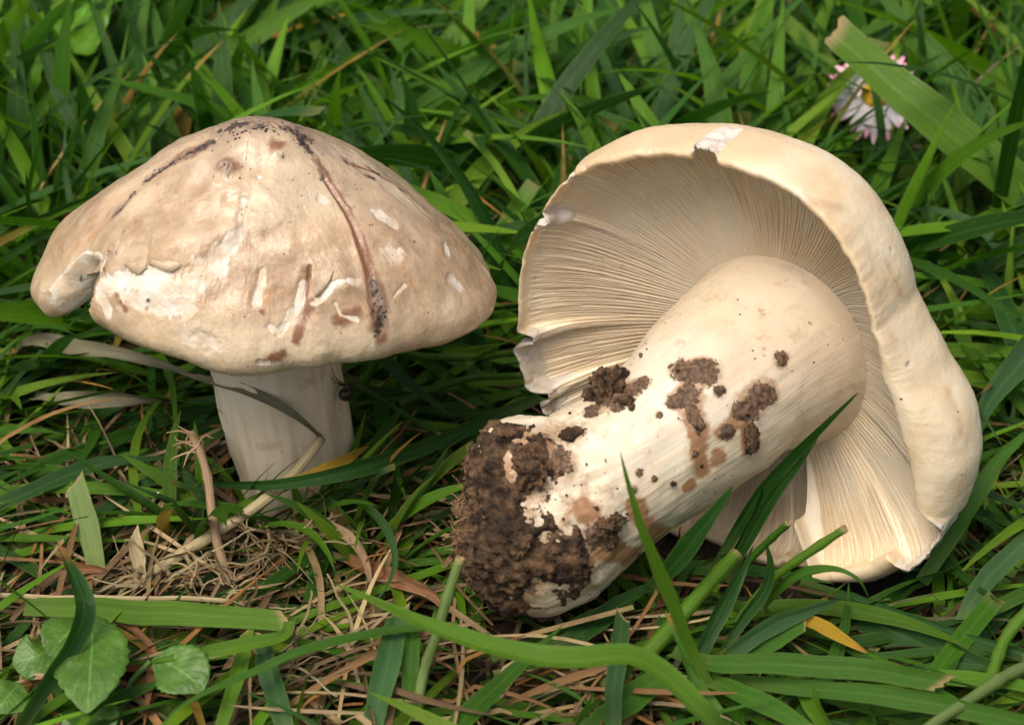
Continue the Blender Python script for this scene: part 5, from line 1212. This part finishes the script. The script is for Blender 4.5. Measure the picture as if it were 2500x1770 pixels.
def hero(k, typ, label, ck, w, end, nrm, c2, pts):
    rs = np.random.RandomState(500 + k)
    dry = ck in 'snre'
    n = 26
    base = np.array(HERO_COLOURS[ck]) * np.exp(rs.normal(0, .08))
    t = np.linspace(0, 1, n)
    if pts[0][2] > .5 and pts[0][1] > 2:            # carry the blade down to its root in the sward
        a, b = np.array(pts[0]), np.array(pts[1])
        d = (a - b) * [1, 1, 0]; d = d / max(np.linalg.norm(d), 1e-6) * min(.5 * (a[2] + .3), 1.2)
        pts = [tuple(a + d - [0, 0, a[2] + .3])] + list(pts)
    P = catmull(pts, n)
    P = P + (.03 * vnoise(P * 1.1, 700 + k) * sst(t, 0, .3))[:, None] * np.array([.3, .3, 1])
    col = np.repeat(base[None], n, 0)
    if c2 is not None:
        q = sst(t, .1, .5)[:, None]
        col = np.array(c2) * (1 - q) + col * q
    q = (.35 * (1 - sst(t, 0, .25)))[:, None]
    if not dry: col = col * (1 - q) + np.array([.20, .27, .08]) * q
    if end == 'dry':
        q = sst(t, .82, .97)[:, None]
        col = col * (1 - q) + np.array([.42, .20, .06]) * q
    if end == 'cut':
        q = sst(t, .955, 1.0)[:, None]
        col = col * (1 - q) + np.array([.44, .33, .17]) * q
    name = {'s': 'straw', 'n': 'dead_grass_stalk' if typ == 'stalk' else 'dead_grass_blade', 'r': 'dead_grass_blade', 'e': 'dead_grass_blade'}.get(ck, 'grass_stalk' if typ == 'stalk' else 'grass_blade')  # each flat ribbon is one single blade of grass
    cat = {'straw': 'straw', 'dead_grass_stalk': 'dry stalk', 'dead_grass_blade': 'dead grass', 'grass_stalk': 'grass stalk', 'grass_blade': 'grass blade'}[name]
    mat = M_DRY if dry else M_BLADE
    if typ == 'blade':
        ac = 7
        prof = np.clip(.70 + .55 * t, 0, 1)
        if end == 'cut': prof = prof * (1 - .22 * sst(t, .5, 1.0))
        if end in ('tip', 'dry'): prof = prof * np.clip((1 - t) / .5, 0, 1) ** .7
        prof = prof * (1 + .05 * vnoise(np.stack([t * 9, t * 0 + k, t * 0], -1), 3))
        nr = np.asarray(nrm, float) / np.linalg.norm(nrm)
        T = np.gradient(P, axis=0); T /= np.linalg.norm(T, axis=1, keepdims=True)
        side = np.cross(T, nr); side /= np.linalg.norm(side, axis=1, keepdims=True)
        fn = np.cross(side, T)
        tw = rs.normal(0, .22) + rs.normal(0, .35) * t + (1.6 * (t - .5) if dry else 0)
        Nr = fn * np.cos(tw)[:, None] + side * np.sin(tw)[:, None]
        V, F, uv = ribbon(P[None], (w * prof + .004)[None], Nr[None], .16 if not dry else .30, ac)
        if end == 'cut':
            V = ragged(V, n, ac, rs, .30)
            Gc = V.reshape(n, ac, 3)
            ob = rs.choice([-1, 1]) * rs.uniform(.25, .7) * w * (.25 if w > .9 else 1)                # mown at a slant
            Gc += (T[-1] * ob)[None, None] * np.linspace(-1, 1, ac)[None, :, None] * sst(t, .86, 1.0)[:, None, None]
            V = Gc.reshape(-1, 3)
        # edges lift and wave a little
        G = V.reshape(n, ac, 3)
        xs = np.linspace(-1, 1, ac)
        wave = (.05 + .10 * dry) * w * vnoise(np.stack([t[:, None] * 7 + 0 * xs, 0 * t[:, None] + 2 * xs + k, np.zeros((n, ac))], -1), 6)
        V = (G + wave[..., None] * Nr[:, None]).reshape(-1, 3)
        c = np.repeat(col, ac, 0)
        return build(name, V, F, mat, uv=uv, attrs=dict(col=c), label=label, category=cat, group='single blades and straws in the lawn')
    ns = 10
    r = w * .5 * (1 - .18 * t) * (1 + .10 * vnoise(np.stack([t * 12, t * 0 + k, t * 0], -1), 4))
    for nd in (rs.uniform(.25, .45), rs.uniform(.6, .8)):
        r = r * (1 + .22 * np.exp(-((t - nd) / .018) ** 2))
    V, F = tube(P, r, ns)
    G = V.reshape(n, ns, 3)
    ang = np.arange(ns) / ns
    groove = 1 - .10 * (np.arange(ns) % 2)
    G = P[:, None] + (G - P[:, None]) * groove[None, :, None]
    Vx = G.reshape(-1, 3)
    # hollow cut end
    inner = P[-1] + (G[-1] - P[-1]) * .62; deep = inner - (P[-1] - P[-3])
    V = np.concatenate([Vx, inner, deep])
    e = (n - 1) * ns
    j = np.arange(ns); j2 = (j + 1) % ns
    F = np.concatenate([F, np.stack([e + j, e + j2, n * ns + j2, n * ns + j], 1), np.stack([n * ns + j, n * ns + j2, n * ns + ns + j2, n * ns + ns + j], 1)])
    L = np.concatenate([[0], np.cumsum(np.linalg.norm(np.diff(P, axis=0), axis=1))])
    uv = np.stack([np.repeat((ang * 2 - 1)[None], n, 0), np.repeat(L[:, None], ns, 1)], -1).reshape(-1, 2)
    uv = np.concatenate([uv, uv[:2 * ns]])
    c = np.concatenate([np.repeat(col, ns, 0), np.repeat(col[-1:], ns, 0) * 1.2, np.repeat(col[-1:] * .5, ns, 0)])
    o = build(name, V, F, mat, uv=uv, attrs=dict(col=c), label=label, category=cat, group='single blades and straws in the lawn')
    if end == 'fray':
        T = P[-1] - P[-2]; T /= np.linalg.norm(T)
        for q in range(9):
            d = T * rs.uniform(.4, 1.0) + rs.normal(0, .55, 3); p = P[-1] - T * rs.uniform(0, .5) + rs.normal(0, w * .25, 3)
            pl = [p]
            for s_ in range(6):
                d = d + rs.normal(0, .25, 3) + np.array([-.12, 0, -.05 * s_]); d /= np.linalg.norm(d)
                p = p + d * rs.uniform(.07, .13); pl.append(p)
            V, F = tube(np.array(pl), np.linspace(.035, .008, 7), 5)
            build('frayed_strand', V, F, mat, o, origin=ORIGIN[o], uv=np.zeros((len(V), 2)), attrs=dict(col=np.repeat((base * 1.25)[None], len(V), 0)))
    return o


for k, h in enumerate(HEROES):
    hero(k, *h)
# ---------------------------------------------------------------- clover, broad leaves, daisy and small things
M_CLOVER = mat_leaf('speckled_clover_leaf', (.052, .135, .014), (.090, .205, .022), spots=.3, trans=.2)
M_LOBED = mat_leaf('bright_lobed_leaf', (.085, .250, .010), (.150, .350, .016), trans=.45, rough=.4)
M_BROAD = mat_leaf('old_olive_leaf', (.045, .085, .012), (.085, .120, .018), spots=.1, trans=.3)
M_PETIOLE = mat_plain('leaf_stalk_skin', (.10, .20, .05), .5, .4)
M_PETAL = NT('white_pink_petal')
_c = M_PETAL.mix(M_PETAL.attr('pink'), (.74, .70, .74), (.72, .20, .36))
M_PETAL = M_PETAL.done(_c, .55, None, .3)
M_DISC = mat_plain('yellow_flower_disc', (.62, .38, .02), .7, .3, .6, 900)
M_ROOT = mat_plain('dry_root_skin', (.34, .25, .14), .8, .2, .6, 500)
M_SPIDER = mat_plain('dark_spider_shell', (.035, .018, .012), .35, .5, .4, 800)
M_MOSS = mat_plain('moss_leaf', (.07, .14, .02), .6, .3)


def leaf_sheet(name, pts, width, profile, mat, parent=None, n=30, ac=13, fold=.12, nrm=(0, -.35, .93), curl=.06, seed=0, shear=0.0, **kw):
    P = catmull(pts, n)
    t = np.linspace(0, 1, n)
    T = np.gradient(P, axis=0); T /= np.linalg.norm(T, axis=1, keepdims=True)
    side = np.cross(T, np.asarray(nrm, float)); side /= np.linalg.norm(side, axis=1, keepdims=True)
    fn = np.cross(side, T)
    xs = np.linspace(-1, 1, ac)
    wl, wr = profile(t, -1) * width * .5, profile(t, 1) * width * .5
    wd = np.where(xs[None] < 0, wl[:, None], wr[:, None]) * xs[None]
    G = P[:, None] + side[:, None] * wd[..., None] - T[:, None] * (shear * np.abs(wd))[..., None]
    up = fold * np.abs(wd) ** 1.2 + curl * width * vnoise(G * 1.6, seed) + .02 * vnoise(G * 7, seed + 1)
    G = G + fn[:, None] * up[..., None]
    N = grid_normals(G)
    th = .018
    V = np.concatenate([G.reshape(-1, 3), (G - th * N).reshape(-1, 3)])
    F = grid_faces(n, ac)
    rim = [i * ac for i in range(n)] + [(n - 1) * ac + j for j in range(1, ac)] + [i * ac + ac - 1 for i in range(n - 2, -1, -1)] + list(range(ac - 2, 0, -1))
    rim = np.array(rim); r2 = np.roll(rim, -1)
    F = np.concatenate([F, F[:, ::-1] + n * ac, np.stack([rim, rim + n * ac, r2 + n * ac, r2], 1)])
    L = np.linspace(0, 1, n)
    uv = np.stack([np.repeat(xs[None], n, 0), np.repeat(L[:, None], ac, 1)], -1).reshape(-1, 2)
    return build(name, V, F, mat, parent, uv=np.concatenate([uv, uv]), **kw)


def obovate(t, sd):
    w = np.sin(np.pi * np.clip(t, 0, 1) ** 1.15) ** .78
    teeth = 1 + .05 * np.sin(t * 66 + sd)
    return np.clip(w * teeth, .03, 2)


for k, (label, stalk, leaflets) in enumerate(CLOVER):
    root = thing('clover_leaf', stalk[0])
    props(root, label, 'clover', 'clover leaves among the grass')
    P = catmull(stalk, 10)
    V, F = tube(P, np.full(10, .055), 7)
    build('leaf_stalk', V, F, M_PETIOLE, root)
    for q, (pts, w) in enumerate(leaflets):
        leaf_sheet('leaflet', pts, w, obovate, M_CLOVER, root, seed=900 + 7 * k + q, nrm=(.1, -.45, .88), fold=.10)


def lobes(t, sd):
    s = t * 3.4 + (.18 if sd > 0 else .0)
    f = s - np.floor(s)
    return np.clip(.16 + .95 * (sst(f, .0, .30) * (1 - sst(f, .62, .9))) * (1 - .4 * t), .12, 1.2)


leaf_sheet('lobed_leaf', LOBED, 4.6, lobes, M_LOBED, n=90, ac=15, nrm=(-.5, -.6, .62), fold=.10, shear=.35, seed=31,
           label='bright green deeply lobed leaf lit through behind the upright cap', category='leaf')
leaf_sheet('broad_leaf', BROAD, 1.9, lambda t, sd: np.clip(np.sin(np.pi * t ** .8) ** .55 * (1 + .06 * np.sin(t * 31 + sd)) * (1.35 if sd > 0 else .25), .03, 2), M_BROAD, n=40, nrm=(.15, -.85, .45), fold=-.10, seed=33,
           label='broad olive-green old leaf behind the upright cap', category='leaf')


def daisy():
    c = np.array(DAISY_C)
    root = thing('daisy', (c[0] + .3, c[1] + .5, -.3))
    props(root, 'white daisy with pink-tipped petals and yellow centre behind the giant blade', 'daisy')
    ax = np.array([-.12, -.62, .775]); ax /= np.linalg.norm(ax)
    e1 = np.cross(ax, [0, 0, 1.]); e1 /= np.linalg.norm(e1); e2 = np.cross(e1, ax)
    V, F = tube(catmull([(c[0] + .3, c[1] + .5, -.3), (c[0] + .25, c[1] + .4, 1.2), tuple(c - .12 * ax)], 12), np.linspace(.09, .07, 12), 8)
    build('flower_stalk', V, F, M_PETIOLE, root)
    v, f = ICO[3]
    r = .42
    D = v * (1 + .05 * vnoise(v * 14, 3))[:, None]
    D = D[:, :1] * e1 * r + D[:, 1:2] * e2 * r + D[:, 2:] * ax * .17
    build('flower_disc', c + D, f, M_DISC, root)
    rs = np.random.RandomState(6)
    n, ac = 9, 4
    for q in range(40):
        a = 2 * np.pi * q / 40 + rs.normal(0, .05)
        rad = np.cos(a) * e1 + np.sin(a) * e2
        ln = rs.uniform(.95, 1.2); lift = rs.uniform(-.05, .22)
        t = np.linspace(0, 1, n)
        P = c + rad * (.33 + ln * t)[:, None] + ax * ((lift * t - .25 * t ** 2 * rs.uniform(.3, 1)))[:, None] - ax * (.05 if q % 2 else 0)
        w = .23 * np.sin(np.pi * np.clip(.12 + .86 * t, 0, 1)) ** .5
        Vp, Fp, uv = ribbon(P[None], w[None], np.repeat(ax[None, None], n, 1), .2, ac)
        build('petal', Vp, Fp, M_PETAL, root, attrs=dict(pink=np.repeat(sst(t, .62, .95) * rs.uniform(.5, 1), ac)))


daisy()


def bud():
    P = catmull(BUD_C, 14)
    root = thing('dried_flower_head', P[0] - [0, 0, 1.3])
    props(root, 'tiny dried brown flower head on a thin stalk before the lobed leaf', 'flower')
    V, F = tube(np.vstack([P[:1] - [0, 0, 1.3], P]), np.full(15, .05), 6)
    build('flower_stalk', V, F, M_PETIOLE, root)
    v, f = ICO[3]
    build('seed_cup', P[-1] + v * (1 + .18 * fbm(v * 3, 3, 5))[:, None] * [.17, .17, .15], f, M_ROOT, root)
    rs = np.random.RandomState(3)
    for q in range(9):
        a = q * .7
        d = np.array([math.cos(a), math.sin(a) - .3, .35])
        t = np.linspace(0, 1, 5)
        C = P[-1] + d * (.10 + .16 * t)[:, None] + np.array([0, 0, .12]) * (t ** 2)[:, None]
        Vp, Fp, uv = ribbon(C[None], (.10 * (1 - .7 * t))[None], np.repeat(np.array([[[0, -.4, .9]]]), 5, 1), .2, 3)
        build('sepal', Vp, Fp, M_ROOT, root)


bud()


def spider():
    c = np.array(SPIDER_C)
    root = thing('spider', c)
    props(root, 'small dark spider with round abdomen clinging to the upright stem', 'spider')
    v, f = ICO[3]
    build('abdomen', c + v * [.135, .13, .145], f, M_SPIDER, root)
    h = c + np.array([.06, .0, .20])
    build('head', h + v * [.075, .075, .085], f, M_SPIDER, root)
    for k, (dx, dz) in enumerate([(-.30, .50), (-.34, .30), (-.30, .08), (-.22, -.1), (.20, .48), (.28, .28), (.30, .06), (.22, -.12)]):
        a = h; m = h + np.array([dx * .75, -.14, dz * .35 + .14]); e = h + np.array([dx, .02, dz])
        V, F = tube(catmull([a, m, e], 9), np.linspace(.016, .007, 9), 5)
        build('leg', V, F, M_SPIDER, root)


spider()


def tuft():
    root = thing('root_tuft', TUFT[2][0])
    props(root, 'tangled tuft of thin dry grass roots beside the bent straw', 'roots')
    rs = np.random.RandomState(12)
    for c, n, d0, ln in TUFT:
        for q in range(n):
            p = np.array(c) + rs.normal(0, .12, 3) * [1, 1, .4]
            d = np.array(d0) + rs.normal(0, .5, 3); d /= np.linalg.norm(d)
            pts = [p]; m = 14
            L = ln * rs.uniform(.5, 1.2)
            curl = rs.normal(0, .25, 3)
            for s in range(m):
                d = d + rs.normal(0, .22, 3) + curl * .5 + np.array([0, 0, -.05]); d /= np.linalg.norm(d)
                p = p + d * L / m
                p[2] = max(p[2], .02)
                pts.append(p.copy())
            V, F = tube(np.array(pts), np.linspace(rs.uniform(.018, .042), .008, m + 1), 5)
            build('root', V, F, M_ROOT, root)


tuft()


def tangle():
    root = thing('straw_tangle', TANGLE[0][0])
    props(root, 'loose tangle of thin pale straw fibres at the foot of the bent straw', 'straw')
    rs = np.random.RandomState(22)
    for c, n, d0, ln in TANGLE:
        for q in range(n):
            p = np.array(c) + rs.normal(0, .22, 3) * [1, 1, .4]
            d = np.array(d0) + rs.normal(0, .38, 3) * [1, 1, .5]; d /= np.linalg.norm(d)
            pts = [p]; m = 16; L = ln * rs.uniform(.5, 1.2); curl = rs.normal(0, .12, 3)
            for s in range(m):
                d = d + rs.normal(0, .14, 3) + curl * .5 + np.array([0, 0, -.02]); d /= np.linalg.norm(d)
                p = p + d * L / m; p[2] = np.clip(p[2], .1, 1.5)
                pts.append(p.copy())
            P = np.array(pts)
            w = rs.uniform(.02, .09) * np.linspace(1, .5, m + 1)
            Vp, Fp, uv = ribbon(P[None], w[None], np.repeat(np.array([[[0, -.5, .85]]]), m + 1, 1), .35, 3)
            c_ = np.array([(.28, .225, .115), (.21, .155, .075), (.36, .30, .17), (.16, .105, .05)][rs.randint(4)])
            build('straw_fibre', Vp, Fp, M_DRY, root, uv=uv, attrs=dict(col=np.repeat(c_[None], len(Vp), 0)))


tangle()


def moss():
    rs = np.random.RandomState(14)
    Vs, Fs, k = [], [], 0
    for c in MOSS:
        for s in range(7):
            p = np.array(c) + rs.normal(0, .16, 3) * [1, 1, .3]
            d = rs.normal(0, 1, 3); d[2] = abs(d[2]) * .5; d /= np.linalg.norm(d)
            for j in range(16):
                d = d + rs.normal(0, .18, 3); d /= np.linalg.norm(d); p = p + d * .035
                lf = d * .6 + rs.normal(0, .7, 3); lf /= np.linalg.norm(lf)
                w = np.cross(lf, rs.normal(0, 1, 3)); w /= np.linalg.norm(w)
                V = np.array([p - w * .012, p + w * .012, p + lf * .05 + w * .012, p + lf * .09])
                Vs.append(V); Fs.append(np.array([[0, 1, 2, 3]]) + k); k += 4
    build('moss', np.concatenate(Vs), np.concatenate(Fs), M_MOSS, smooth=False, kind='stuff', label='tiny sprigs of green moss among the straw', category='moss')


moss()
